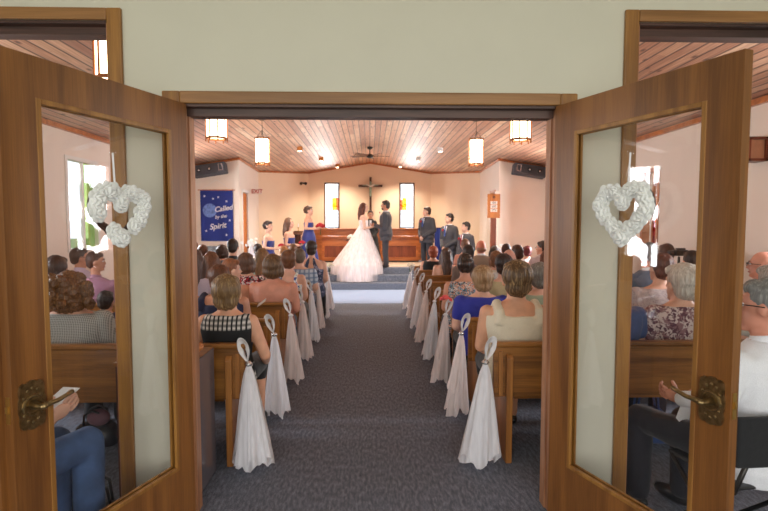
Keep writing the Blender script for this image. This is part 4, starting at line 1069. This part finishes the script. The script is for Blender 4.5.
# video camera on tripod
vc = at(679, 253, 5.6); t = thing('video_camera', 'black video camera on a tripod between the right pew guests', 'camera', (vc.x, 5.6, 0))
m = MB(); m.box(-.06, .08, -.05, .05, vc.z - .03, vc.z + .035); m.tube([(-.06, 0, vc.z), (-.12, 0, vc.z)], .03, 12); m.build('camera_body', M['blackplastic'], t, bevel=.008)
m = MB(); m.box(-.03, .06, -.02, .02, vc.z + .035, vc.z + .055); m.build('top_grip', M['blackplastic'], t)
for a in range(3):
    m = MB(); m.tube([(0, 0, vc.z - .04), (.02 * math.cos(a * 2.09), .02 * math.sin(a * 2.09), .75), (.10 * math.cos(a * 2.09 + .5), .10 * math.sin(a * 2.09 + .5), .01)], .012, 8); m.build('leg', M['darkmetal'], t)

# ------------------------------------------------------------------ pendant lamps
def lamp():
    o = thing('pendant_lamp', 'x', 'lamp', (0, 0, 0), 0, 'wooden lantern pendant lamps')
    h, r = .40, .112; n = 8
    poly = lambda rr, z, k=n: [(rr * math.cos(2 * math.pi * (i + .5) / k), rr * math.sin(2 * math.pi * (i + .5) / k), z) for i in range(k)]
    MB().loft([poly(r * .93, .02), poly(r * .93, h - .01)]).build('shade', M['lamp_glow'], o)
    f = MB()
    for z in (.0, h - .02):
        f.loft([poly(r * 1.02, z), poly(r * 1.02, z + .022), poly(r * .90, z + .022), poly(r * .90, z), poly(r * 1.02, z)], cap=False)
    for i in range(n):
        a = 2 * math.pi * (i + .5) / n; c = Vector((r * math.cos(a), r * math.sin(a), 0))
        f.tube([c + Vector((0, 0, -.03)), c + Vector((0, 0, h + .012))], .008, 4)
    f.build('frame', M['lampwood'], o)
    c = MB().tube([(0, 0, h), (0, 0, 1)], .004, 6)
    for i in range(4): c.tube([(r * .9 * math.cos(i * 1.57), r * .9 * math.sin(i * 1.57), h), (0, 0, h + .12)], .003, 5)
    ch = c.build('chain', M['darkmetal'], o)
    MB().tube([(0, 0, 0), (0, 0, .03)], [.06, .03], 16).build('canopy', M['darkmetal'], o)
    return o
lp = lamp(); first = True
ZL = 2.475
for (s, side) in ((-1, 'left'), (1, 'right')):
    for j, (Y, X, wd) in enumerate(((3.44, 1.66, 'nearest the entrance wall, behind the %s door post' % side), (5.72, 1.675, 'in the middle of the %s row' % side), (8.05, 1.66, 'farthest down the %s row' % side))):
        o = lp if first else copy_tree(lp, (0, 0, 0)); first = False
        o.location = (s * X, Y, ZL); o['label'] = 'glowing wooden lantern lamp hanging %s' % wd
        for c in o.children:
            if c.name.startswith('chain'): c.location.z = 0; c.scale.z = 1
            if c.name.startswith('canopy'): c.location.z = roof(X) - ZL - .03
        for c in o.children:
            if c.name.startswith('chain'):
                me = c.data.copy(); c.data = me
                for v in me.vertices:
                    if v.co.z > .9: v.co.z = roof(X) - ZL - .005
# downlights
for (px, py, d) in ((322, 159, 13.3), (338, 166, 15.2), (301, 150, 11.2), (400, 167, 15.2), (418, 159, 13.3), (440, 151, 11.2)):
    X = (px - 370) / 512 * d; z = roof(X)
    o = thing('downlight', 'small round ceiling spotlight on the %s slope, %s' % ('left' if X < 0 else 'right', {11.2: 'nearest the pews', 13.3: 'level with the ceiling fan', 15.2: 'closest to the end wall'}[d]), 'ceiling light', (X, d, z), 0, 'ceiling spotlights over the chancel')
    MB().tube([(0, 0, .02), (0, 0, -.07), (0, 0, -.09)], [.06, .06, .055], 20).build('housing', M['white_trim'] if X > 0 else M['orange_wood'], o, smooth=False)
    MB().tube([(0, 0, -.09), (0, 0, -.094)], .042, 20).build('bulb', M['can_glow'], o)
# ceiling fan
fz = RIDGE; o = thing('ceiling_fan', 'dark five bladed ceiling fan at the ridge before the cross', 'fan', (0, 12.8, fz))
MB().tube([(0, 0, 0), (0, 0, -.05), (0, 0, -.07)], [.075, .06, .02], 16).build('canopy', M['darkmetal'], o, smooth=True)
MB().tube([(0, 0, -.05), (0, 0, -.2)], .014, 8).build('downrod', M['darkmetal'], o)
MB().tube([(0, 0, -.18), (0, 0, -.2), (0, 0, -.26), (0, 0, -.28)], [.03, .08, .08, .03], 20).build('motor', M['darkmetal'], o, smooth=True)
for i in range(5):
    a = R(12 + 72 * i); ca, sa = math.cos(a), math.sin(a); m = MB()
    P0 = lambda r, t, z: (r * ca - t * sa, r * sa + t * ca, z)
    m.loft([[P0(r, -w_, -.225 - .012), P0(r, w_, -.225 + .012), P0(r, w_, -.225 + .020), P0(r, -w_, -.225 - .004)] for r, w_ in ((.08, .02), (.14, .05), (.45, .062), (.5, .05))])
    m.build('blade', M['darkwood'], o)

# ------------------------------------------------------------------ wall items
# speakers
for s, side in ((-1, 'left'), (1, 'right')):
    Y = CY1 - .22; z = at(210, 170, Y).z; cx = at(210, 170, Y).x if s < 0 else at(529, 171, Y).x
    o = thing('loudspeaker', 'long charcoal loudspeaker tilted under the ceiling at the %s of the chancel' % side, 'speaker', (cx, Y, z), 0, 'loudspeakers beside the chancel')
    o.rotation_euler = (R(-8), s * R(9), 0)
    MB().box(-.35, .35, -.11, .11, -.115, .115).build('cabinet', M['speaker'], o, bevel=.015)
    for u in (-.2, .02):
        m = MB(); m.tube([(-s * u * -1 * -1, -.111, .0), (-s * u * -1 * -1, -.118, 0)], [.05, .045], 20); dvv = m.build('driver', M['blackplastic'], o)
        m = MB(); m.ell((-s * u, -.118, 0), (.022, .008, .022), 12, 8); m.build('dust_cap', M['silver'], dvv, smooth=True)
    m = MB(); c = -s * .26
    for q in ((c - .045, c - .035, -.07, .07), (c + .035, c + .045, -.07, .07), (c - .035, c + .035, .06, .07), (c - .035, c + .035, -.07, -.06)): m.box(q[0], q[1], -.12, -.11, q[2], q[3])
    m.build('horn', M['silver'], o)
    MB().tube([(0, .1, .0), (0, .16, .0), (0, .235, .02)], .02, 8).build('bracket', M['darkmetal'], o)
# banner
bz1, bz0 = at(216, 190, CY1 - .03).z, at(216, 241, CY1 - .03).z
bx0, bx1 = at(200.5, 210, CY1 - .03).x, at(233, 210, CY1 - .03).x
cx = (bx0 + bx1) / 2; bw = (bx1 - bx0) / 2; bh = bz1 - bz0
o = thing('cloth_banner', 'royal blue cloth banner with a globe, stars and white lettering on the left wall', 'banner', (cx, CY1 - .03, bz0))
m = MB(); rows = []
for i in range(13):
    for j in range(9): pass
N1, N2 = 12, 16
vs = []; fs = []
for side in (0, 1):
    for i in range(N2 + 1):
        for j in range(N1 + 1):
            xx_ = -bw + 2 * bw * j / N1; zz = bh * i / N2
            vs.append((xx_, .006 * math.sin(j * 1.1) * (1 - i / N2) + side * .004, zz))
q = (N1 + 1) * (N2 + 1)
for side in (0, 1):
    for i in range(N2):
        for j in range(N1):
            a = side * q + i * (N1 + 1) + j; fs.append((a, a + 1, a + N1 + 2, a + N1 + 1))
MB().add(vs, fs).build('cloth', M['banner'], o, smooth=True)
MB().tube([(-bw - .05, 0, bh), (bw + .05, 0, bh)], .011, 8).build('rod', M['orange_wood'], o)
MB().tube([(-bw, 0, bh), (0, .01, bh + .22), (bw, 0, bh)], .003, 5).build('cord', M['ribbon'], o)
gl = MB(); gc = (-bw * .42, 0, bh * .60); gr_ = .15
ring = [(gc[0] + gr_ * math.cos(a), -.018, gc[2] + gr_ * math.sin(a)) for a in [2 * math.pi * i / 32 for i in range(32)]]
gl.prism(ring, (0, .003, 0)); gl.build('globe_patch', M['banner_lt'], o)
def text(body, size, loc, rot, mat, name, parent, ext=.002, font_sh=0):
    c = bpy.data.curves.new(name, 'FONT'); c.body = body; c.size = size; c.extrude = ext; c.align_x = 'CENTER'; c.align_y = 'CENTER'; c.shear = font_sh; c.offset = .003 if size > .152 else .0015
    me = evaluate(bpy.data.objects.new('t', c))
    me.materials.clear(); me.materials.append(mat); ob = bpy.data.objects.new(name, me); COL.objects.link(ob); ob.parent = parent; ob.location = loc; ob.rotation_euler = rot; return ob
text('Called', .155, (bw * .42, -.022, bh * .635), (R(90), R(-9), 0), M['banner_wh'], 'lettering', o, font_sh=.3)
text('by the', .10, (bw * .25, -.022, bh * .48), (R(90), R(-7), 0), M['banner_wh'], 'lettering', o, font_sh=.3)
text('Spirit', .17, (bw * .05, -.022, bh * .29), (R(90), R(-8), 0), M['banner_wh'], 'lettering', o, font_sh=.3)
for (u, v_) in ((-.72, .88), (-.2, .83), (.12, .86), (.62, .78), (.8, .41), (-.66, .20), (.58, .12)):
    st = MB(); pts = []
    for i in range(10):
        rr = .030 if i % 2 == 0 else .013; a = math.pi / 2 + i * math.pi / 5; pts.append((u * bw + rr * math.cos(a), -.018, v_ * bh + rr * math.sin(a)))
    st.prism(pts, (0, .003, 0)); st.build('star', M['banner_wh'], o)
# exit sign on the chancel side wall corner
e = at(257, 191.5, 12.6); o = thing('exit_sign', 'small white sign with red EXIT letters beside the left chancel door', 'sign', (e.x, 12.6, e.z))
MB().box(-.115, .115, 0, .03, -.065, .065).build('sign_box', M['signwhite'], o, bevel=.005)
text('EXIT', .135, (0, -.004, 0), (R(90), 0, 0), M['red'], 'lettering', o)
# small camera/lights on back wall
e = at(302, 182, 15.2); o = thing('wall_spotlight', 'small twin dark spotlight high on the left chancel wall', 'spotlight', (e.x, 15.6, e.z))
for s in (-1, 1): MB().tube([(s * .05, 0, 0), (s * .07, -.1, -.02)], [.03, .045], 12).build('lamp_head', M['darkmetal'], o)
MB().box(-.06, .06, -.01, .16, -.02, .02).build('bracket', M['darkmetal'], o)
# hymn board on post
hz0, hz1 = at(494, 218, 11.2).z, at(494, 194, 11.2).z; hx_ = at(493.7, 206, 11.2).x
o = thing('hymn_board', 'orange wooden hymn board with three rows of numbers on a post at the right', 'sign', (hx_, 11.2, 0))
hw = .14
MB().box(-hw, hw, -.015, .015, hz0, hz1).build('board', M['orange_wood'], o, bevel=.006)
MB().box(-.055, .065, .016, .05, .05, hz0 + .1).build('post', M['rail_dk'], o); MB().box(-.2, .2, -.12, .16, 0, .05).build('base', M['rail_dk'], o)
for i, tx in enumerate(('432', '675', '793')):
    z = hz0 + (hz1 - hz0) * (.63 - .155 * i)
    MB().box(-.075, .075, -.022, -.015, z - .034, z + .034).build('number_strip', M['signwhite'], o); text(tx, .055, (0, -.024, z), (R(90), 0, 0), M['blackplastic'], 'lettering', o, .001)
m = MB(); zc = hz0 + (hz1 - hz0) * .87; m.box(-.006, .006, -.02, -.015, zc - .035, zc + .035); m.box(-.035, .035, -.02, -.015, zc - .006, zc + .006); m.tube([(.02 * math.cos(a), -.018, zc + .02 * math.sin(a)) for a in [2 * math.pi * i / 16 for i in range(17)]], .004, 5); m.build('cross_emblem', M['darkwood'], o)
o = MB().box(-.02, .05, -.03, .03, 0, .05).build('small_white_box', M['signwhite'], bevel=.01); o.location = (hx_ + .05, 11.2, hz1); tag(o, 'small white box sitting on top of the hymn board', 'box')
# cross on the end wall
cz1, cz0 = 2.995, 1.5; o = thing('wall_cross', 'tall dark wooden cross with draped figure on the end wall', 'cross', (0.02, YE - .05, cz0))
MB().box(-.033, .033, -.025, .025, 0, cz1 - cz0).build('upright', M['darkwood'], o, bevel=.004)
zb = at(370, 186, YE).z - cz0; MB().box(-.37, .37, -.024, .026, zb - .035, zb + .035).build('crossbeam', M['darkwood'], o, bevel=.004)
teal = m_plain('verdigris', srgb(150, 178, 162), .6, .2, 20); f = MB()
f.cap((0, -.05, zb - .30), (0, -.06, zb - .08), .028, .04); f.cap((0, -.06, zb - .08), (0, -.06, zb + .02), .04, .05); f.ell((0, -.065, zb + .09), (.035, .035, .045))
for s in (-1, 1): f.cap((0, -.05, zb + .01), (s * .24, -.04, zb + .02), .02, .014)
f.remesh('figure', teal, o, .008, 1)
d = MB(); d.tube([(-.13, -.07, zb + .04), (0, -.09, zb - .02), (.13, -.07, zb + .04)], [.02, .035, .02], 10); d.build('drape', M['ribbon'], o, smooth=True)
# sconce on right wall
e0 = at(748, 138, 5.12); e1 = at(766, 162, 5.12)
o = thing('wall_sconce', 'square brown wooden wall lantern high on the right wall', 'wall lamp', (XW, 5.12, e1.z))
hh = e0.z - e1.z; m = MB()
for (a, b_, c, d_) in ((-.20, -.18, -.09, -.07), (-.20, -.18, .07, .09), (-.03, 0, -.09, -.07), (-.03, 0, .07, .09)): m.box(a, b_, c, d_, 0, hh)
m.box(-.20, 0, -.09, .09, 0, .025); m.box(-.20, 0, -.09, .09, hh - .025, hh); m.build('frame', M['rail_dk'], o)
MB().box(-.178, -.03, -.069, .069, .025, hh - .025).build('shade', m_plain('amber_shade', srgb(190, 140, 110), .4), o)
MB().ell((-.16, 0, -.02), (.02, .02, .02)).build('finial', M['rail_dk'], o, smooth=True)

# ------------------------------------------------------------------ chancel furniture
def paneled(name, label, x0, x1, yf, z0, z1, npan, dep=.42, cat='altar rail', group=None):
    o = thing(name, label, cat, ((x0 + x1) / 2, yf, z0), 0, group); w_ = (x1 - x0) / 2; h = z1 - z0
    MB().box(-w_, w_, .02, .06, .05, h - .04).build('front_panel', M['rail_dk'], o)
    f = MB(); f.box(-w_, w_, 0, .08, h - .28, h - .04); f.box(-w_, w_, 0, .08, .04, .14)
    for i in range(npan + 1):
        c = -w_ + 2 * w_ * i / npan; f.box(max(-w_, c - .07), min(w_, c + .07), 0, .08, .14, h - .28)
    f.build('frame', M['rail'], o)
    MB().box(-w_ - .03, w_ + .03, -.06, dep, h - .04, h).build('ledge', M['rail'], o, bevel=.008)
    MB().box(-w_, w_, .02, .08, 0, .05).build('plinth', M['blackplastic'], o)
    return o
zt1 = at(350, 236, 14.5).z
paneled('communion_rail', 'panelled wooden front with dark inset behind the bride', at(322, 240, 14.5).x, at(363, 240, 14.5).x, 14.5, .47, zt1, 1, group='panelled wooden fronts on the platform')
paneled('communion_rail', 'panelled wooden front with dark inset behind the groom', at(381, 240, 14.5).x, at(418.5, 240, 14.5).x, 14.5, .47, zt1, 1, group='panelled wooden fronts on the platform')
b = thing('choir_screen', 'long orange wooden screen with a wide ledge below the end windows', 'screen', (0, 15.3, .465))
zt2 = at(350, 228.5, 15.3).z - .465
MB().box(-1.85, 1.85, 0, .05, 0, zt2 - .03).build('screen_panel', M['rail'], b); MB().box(-1.88, 1.88, -.06, .10, zt2 - .03, zt2).build('ledge', M['rail'], b, bevel=.008)
# lectern behind bridesmaids
lx = at(298, 240, 13.3); zl = at(298, 231, 13.3).z
o = thing('lectern', 'dark brown wooden lectern behind the second bridesmaid', 'lectern', (lx.x, 13.3, .465))
MB().box(-.1, .1, -.1, .1, 0, .06).build('base', M['darkwood'], o); MB().box(-.075, .075, -.06, .06, .06, zl - .465 - .08).build('column', M['darkwood'], o)
m = MB(); m.prism([(-.12, -.12, zl - .465 - .1), (-.12, .12, zl - .465 - .02), (-.12, .12, zl - .465), (-.12, -.12, zl - .465 - .08)], (.24, 0, 0)); m.build('sloping_top', M['darkwood'], o)
o = thing('candle_holder', 'small brass candle holder on the brown lectern', 'candle holder', (lx.x, 13.38, zl - .005)); MB().tube([(0, 0, 0), (0, 0, .02), (0, 0, .08), (0, 0, .1)], [.04, .01, .01, .03], 14).build('stem', M['brass_plate'], o, smooth=True); MB().tube([(0, 0, .1), (0, 0, .2)], .014, 12).build('candle', M['ribbon'], o)
# pedestal with white flowers beside bride
px_ = at(351, 240, 14.2)
o = thing('pedestal_table', 'small dark wood pedestal behind the bride train', 'table', (px_.x, 14.2, .47))
zp = at(351, 240, 14.2).z - .47
MB().tube([(0, 0, zp - .03), (0, 0, zp)], .13, 24).build('table_top', M['darkwood'], o); MB().tube([(0, 0, .03), (0, 0, .2), (0, 0, .45), (0, 0, zp - .03)], [.04, .025, .04, .025], 14).build('column', M['darkwood'], o, smooth=True)
MB().tube([(0, 0, 0), (0, 0, .03)], [.13, .1], 20).build('foot', M['darkwood'], o)
posy('flower_arrangement', 'round white flower arrangement on the dark pedestal', (px_.x, 14.2, .47 + zp + .06), .13, M['rose'], 12, seed=11, green=False)
m = MB(); m.tube([(0, 0, 0), (0, 0, .05)], [.08, .1], 16); o = m.build('flower_bowl', M['silver']); o.location = (px_.x, 14.2, .47 + zp + .001); tag(o, 'low bowl under the white flowers on the dark pedestal', 'bowl')
# tulle and flower stands at chancel corners
for (px, py, lab, k) in ((251, 243, 'white flower stand with tulle beside the left chancel door', 1), (500.5, 246, 'white flower stand with tulle below the hymn board', 2)):
    Yp = 11.05; c = at(px, py, Yp); o = thing('flower_stand', lab, 'flower stand', (c.x, Yp, 0))
    MB().tube([(0, 0, .02), (0, 0, c.z - .08)], .015, 8).build('pole', M['darkwood'], o)
    MB().tube([(0, 0, 0), (0, 0, .02)], .14, 20).build('base', M['darkwood'], o)
    mb = MB(); rn = random.Random(k)
    for i in range(14):
        d = Vector((rn.gauss(0, .07), rn.gauss(0, .05), rn.gauss(0, .06))); rose(mb, d + Vector((0, 0, c.z)), .035, rn, (d.x, -.1, d.z + .03))
    mb.build('blossoms', M['rose'], o, smooth=True)
    T = MB(); rings = []
    for i in range(8):
        f = i / 7; rings.append([((.03 + .11 * f) * math.cos(2 * math.pi * j / 30) * (1 + .15 * math.sin(j * 2 * math.pi * 6 / 30)), (.03 + .09 * f) * math.sin(2 * math.pi * j / 30) * (1 + .15 * math.sin(j * 2 * math.pi * 6 / 30)), c.z - .06 - .5 * f) for j in range(30)])
    T.loft(rings, cap=False); T.build('tulle_swag', M['tulle_w'], o, smooth=True)
# music stand seat rails near front left
o = thing('music_stand', 'black music stand below the blue banner', 'music stand', (at(211, 250, 10.6).x, 10.6, 0))
zz = at(211, 246, 10.6).z; m = MB(); m.prism([(-.2, -.04, zz - .16), (.2, -.04, zz - .16), (.2, .02, zz), (-.2, .02, zz)], (0, .01, 0)); m.build('desk', M['blackplastic'], o)
MB().tube([(0, 0, .3), (0, 0, zz - .1)], .01, 8).build('shaft', M['darkmetal'], o)
for a in range(3): MB().tube([(0, 0, .32), (.25 * math.cos(a * 2.1), .25 * math.sin(a * 2.1), .01)], .009, 6).build('leg', M['darkmetal'], o)

# ------------------------------------------------------------------ the wedding party
def flower_pin(root, p, m=None):
    b_ = MB(); rn = random.Random(2); rose(b_, p, .03, rn, (0, 1, .3)); b_.build('boutonniere', m or M['rosered'], root, smooth=True)
def groomsman(label, px, py, Y, fl, yaw, tie, hair, hyaw, w=1.0, group='groomsmen in charcoal suits'):
    P = at(px, py, Y)
    r, lz, hp, SH = person(label, P.x, Y, P.z, yaw, False, fl, .98, w, SKIN, hair, ('jacket', M['suit']), ('trousers', m_fabric('charcoal_trousers', srgb(58, 56, 62))), vox=.0105, face=True, hyaw=hyaw, group=group)
    v = MB(); v.prism([(-.045, .128, lz(.66)), (.045, .128, lz(.66)), (.006, .150, lz(.44)), (-.006, .150, lz(.44))], (0, .012, 0)); v.build('shirt_front', M['shirt_w'], r)
    t = MB(); t.prism([(-.014, .142, lz(.655)), (.014, .142, lz(.655)), (.024, .166, lz(.40)), (0, .166, lz(.37)), (-.024, .166, lz(.40))], (0, .006, 0)); t.build('necktie', tie, r)
    flower_pin(r, (.09, .135, lz(.55)))
    return r
bluetie = m_plain('blue_tie', srgb(54, 76, 140), .5); redtie = m_plain('red_tie', srgb(140, 30, 36), .5)
groomsman('tallest groomsman in charcoal suit and blue tie with hands clasped, next to the end window', 427, 207, 12.75, .465, 132, bluetie, ('short', srgb(66, 50, 40)), -32, 1.15)
groomsman('second groomsman in charcoal suit with red boutonniere, behind the tallest one', 449.5, 213.5, 12.15, .155, 130, bluetie, ('short', srgb(40, 30, 28)), -30, 1.15)
groomsman('shortest groomsman in charcoal suit, nearest the hymn board', 466, 222, 11.7, 0, 126, redtie, ('short', srgb(44, 34, 30)), -28, 1.05)
# groom
P = at(385, 200.5, 12.75); GY = 12.75
gr, lz, hp, SH = person('groom in charcoal suit and glasses facing the bride with joined hands', P.x + .02, GY, P.z, 84, False, .465, 1.05, 1.4, srgb(204, 140, 110), ('short', srgb(60, 50, 46)), ('jacket', M['suit']), ('trousers', MATS['charcoal_trousers']),
    arms={-1: (Vector((-.24, .02, .465 + .98)), Vector((-.07, .26, .465 + 1.05))), 1: (Vector((.24, .02, .465 + .98)), Vector((.07, .26, .465 + 1.05)))}, vox=.0105, face=True, glasses=True,
    hand_dirs={-1: Vector((.2, .95, .05)), 1: Vector((-.2, .95, .05))}, palm={-1: Vector((.6, 0, 1)), 1: Vector((-.6, 0, 1))})
v = MB(); v.prism([(-.045, .128, lz(.66)), (.045, .128, lz(.66)), (.006, .155, lz(.46)), (-.006, .155, lz(.46))], (0, .012, 0)); v.build('shirt_front', M['shirt_w'], gr)
v = MB(); v.ell((-.03, .15, lz(.665)), (.03, .012, .02)); v.ell((.03, .15, lz(.665)), (.03, .012, .02)); v.build('bow_tie', redtie, gr, smooth=True)
flower_pin(gr, (.09, .14, lz(.55)))
bd = MB(); bd.ell(hp((0, .052, -.074)), (.05, .045, .038)); bd.remesh('beard', m_hair(srgb(60, 50, 46)), gr, .008, 1, lambda c: .002 * noise.noise(Vector(c) * 90))
# bride
BX = at(363.5, 203, 12.8)
br, lz, hp, SH = person('bride in full white tulle gown with long auburn hair, facing the groom', BX.x, 12.8, BX.z, -90, False, .465, .95, .88, PALE, ('long', srgb(96, 50, 36), srgb(150, 84, 54)), ('strapless', M['dress'], 'bodice'), ('none', None),
    arms={-1: (Vector((-.20, .03, .465 + .97)), Vector((-.06, .24, .465 + 1.02))), 1: (Vector((.20, .03, .465 + .97)), Vector((.06, .24, .465 + 1.02)))}, vox=.0105, face=True,
    hand_dirs={-1: Vector((.2, .95, .05)), 1: Vector((-.2, .95, .05))}, palm={-1: Vector((.6, 0, -1)), 1: Vector((-.6, 0, -1))})
def ground(y): return .465 if y > 12.6 else .31 if y > 12.3 else .155 if y > 12.0 else 0
def skirt(rs, seed, amp, lift):
    m = MB(); N = 120; rings = []; zw = .465 + 1.06
    for i in range(22):
        f = i / 21; g = f ** 1.05
        ring = []
        for j in range(N):
            a = 2 * math.pi * j / N; fold = 1 + amp * f * (math.sin(17 * a + seed) * .5 + math.sin(29 * a + 2 * seed) * .3) 
            rx = .105 + (.66 * rs - .105) * g; ry = .10 + (.60 * rs - .10) * g
            cx_, cy_ = -.17 * g ** 1.1, -.06 * g
            wx = BX.x + cx_ + rx * math.cos(a) * fold; wy = 12.8 + cy_ + ry * math.sin(a) * fold
            wz = zw + (.47 - zw) * f
            if f > .96: wz = ground(wy) + lift
            else: wz = max(wz, ground(wy) + lift)
            # world to bride local (yaw -90): local x = -(wy-12.8), local y = wx-BX.x
            ring.append((-(wy - 12.8), wx - BX.x, wz))
        rings.append(ring)
    m.loft(rings, cap=False); return m
skirt(.96, 1.0, .05, .012).build('gown_skirt', M['dress'], br, smooth=True)
skirt(1.03, 2.3, .07, .02).build('tulle_overlay', M['tulle_d'], br, smooth=True)
# officiant
P = at(370.5, 210.5, 13.7)
of, lz, hp, SH = person('officiant in black robe with white collar standing between bride and groom', P.x, 13.7, P.z, 180, False, .47, .95, .8, TAN, ('short', srgb(50, 34, 30)), ('long', M['black'], 'robe'), ('skirt', M['black']), vox=.0115, face=True, glasses=True)
m = MB(); m.box(-.03, .03, .125, .135, lz(.45), lz(.66)); m.build('stole', M['shirt_w'], of)
# bridesmaids
def bridesmaid(label, px, py, Y, fl, hair, face_yaw, bouquet, bl, w=.92, hs=1.0, skin=SKIN, yaw=-100):
    P = at(px, py, Y); Hh = P.z - fl; b_ = fl + Hh * .47; S = Hh * .53
    ar = {i: (Vector((i * .19, -.02, b_ + S * .32)), Vector((i * .05, .22, b_ + S * .30))) for i in (-1, 1)}
    r, lz, hp, SH = person(label, P.x, Y, P.z, yaw, False, fl, hs, w, skin, hair, ('strapless', M['navy'], 'bodice'), ('skirt', M['navy']), arms=ar, vox=.0105, face=True, hyaw=face_yaw, group='bridesmaids in royal blue gowns',
        hand_dirs={-1: Vector((.6, .7, .1)), 1: Vector((-.6, .7, .1))}, palm={-1: Vector((0, .1, 1)), 1: Vector((0, .1, 1))})
    c = r.location + Matrix.Rotation(R(yaw), 3, 'Z') @ Vector((0, .30, lz(.36)))
    posy('bouquet', bl, c, bouquet, M['rosered'], 12, group='red rose bouquets held by the bridesmaids', seed=int(px))
    return r
bridesmaid('bridesmaid with short dark hair and small red bouquet, leftmost of the three', 268, 221, 11.2, 0, ('updo', srgb(42, 26, 24)), 0, .09, 'small dark red rose bouquet held by the leftmost bridesmaid', hs=.95)
bridesmaid('bridesmaid with long brown hair over her shoulder, middle of the three', 289, 218, 11.75, 0, ('long', srgb(96, 66, 50)), 0, .09, 'dark red rose bouquet held low by the middle bridesmaid', hs=.98)
bridesmaid('tallest bridesmaid with brown pinned up hair on the platform, nearest the bride', 308.5, 206, 12.75, .465, ('updo', srgb(84, 62, 50)), 0, .14, 'large crimson rose bouquet held by the tallest bridesmaid', hs=1.0)
# blue drape between the groomsmen, seen as a hanging altar cloth
cbx = at(440, 240, 13.4); o = thing('cloth_stand', 'royal blue cloth hanging on a stand behind the groomsmen', 'cloth stand', (cbx.x, 13.4, .465))
m = MB(); zt_ = at(440, 228, 13.4).z - .465; rings = []
for zz in (0.03, .4, zt_): rings.append([(-.14 + .28 * j / 14, .02 * math.sin(j * 1.9), zz) for j in range(15)] + [(.14 - .28 * j / 14, .02 * math.sin((14 - j) * 1.9) + .02, zz) for j in range(15)])
m.loft(rings); m.build('drape', M['banner'], o, smooth=True); MB().tube([(-.2, .01, zt_), (.2, .01, zt_)], .012, 8).build('rail', M['darkwood'], o)
for s in (-1, 1): MB().tube([(s * .19, .01, 0), (s * .19, .01, zt_)], .012, 8).build('post', M['darkwood'], o)

# ------------------------------------------------------------------ light
wd = bpy.data.worlds.new('sky'); SC.world = wd; wd.use_nodes = True
nt = wd.node_tree; nt.nodes.clear(); o_ = nt.nodes.new('ShaderNodeOutputWorld'); bg = nt.nodes.new('ShaderNodeBackground')
bg.inputs[0].default_value = (.86, .93, 1, 1); bg.inputs[1].default_value = 1.6; nt.links.new(bg.outputs[0], o_.inputs[0])
DAY = (.92, .95, 1)
light('fill_lobby_open_end', 'AREA', (0, -3.6, 1.7), 158, (1, .965, .90), 6, (R(90), 0, 0), 2.4)  # area light added in the unseen open end to brighten the lobby
for s in (-1, 1):
    for (y0, y1, z0, z1) in WINS[s]:
        off = .35
        if abs(y0 - 6.8) < 1: continue
        light('daylight_added_window', 'AREA', (s * (XW + off), (y0 + y1) / 2, (z0 + z1) / 2), (120 if y0 < 5 else 360), DAY, (y1 - y0) * 1.3, (R(90), 0, R(90) if s > 0 else R(-90)), 1.7)  # daylight only behind the added, unseen side windows
for (x0, x1) in XL:
    light('daylight_end_window', 'AREA', ((x0 + x1) / 2, YE + .3, 2.15), 60, DAY, .6, (R(-90), 0, 0), 1.6)
for (px, d) in ((322, 13.3), (338, 15.2), (301, 11.2), (400, 15.2), (418, 13.3), (440, 11.2)):
    X = (px - 370) / 512 * d; light('downlight_beam', 'SPOT', (X, d, roof(X) - .12), 190, (1, .86, .68), .05, (0, 0, 0), None, R(130))
SC.view_settings.view_transform = 'Standard'; SC.view_settings.look = 'None'; SC.view_settings.gamma = 1; SC.view_settings.exposure = 0
bpy.data.scenes.remove(WORK)
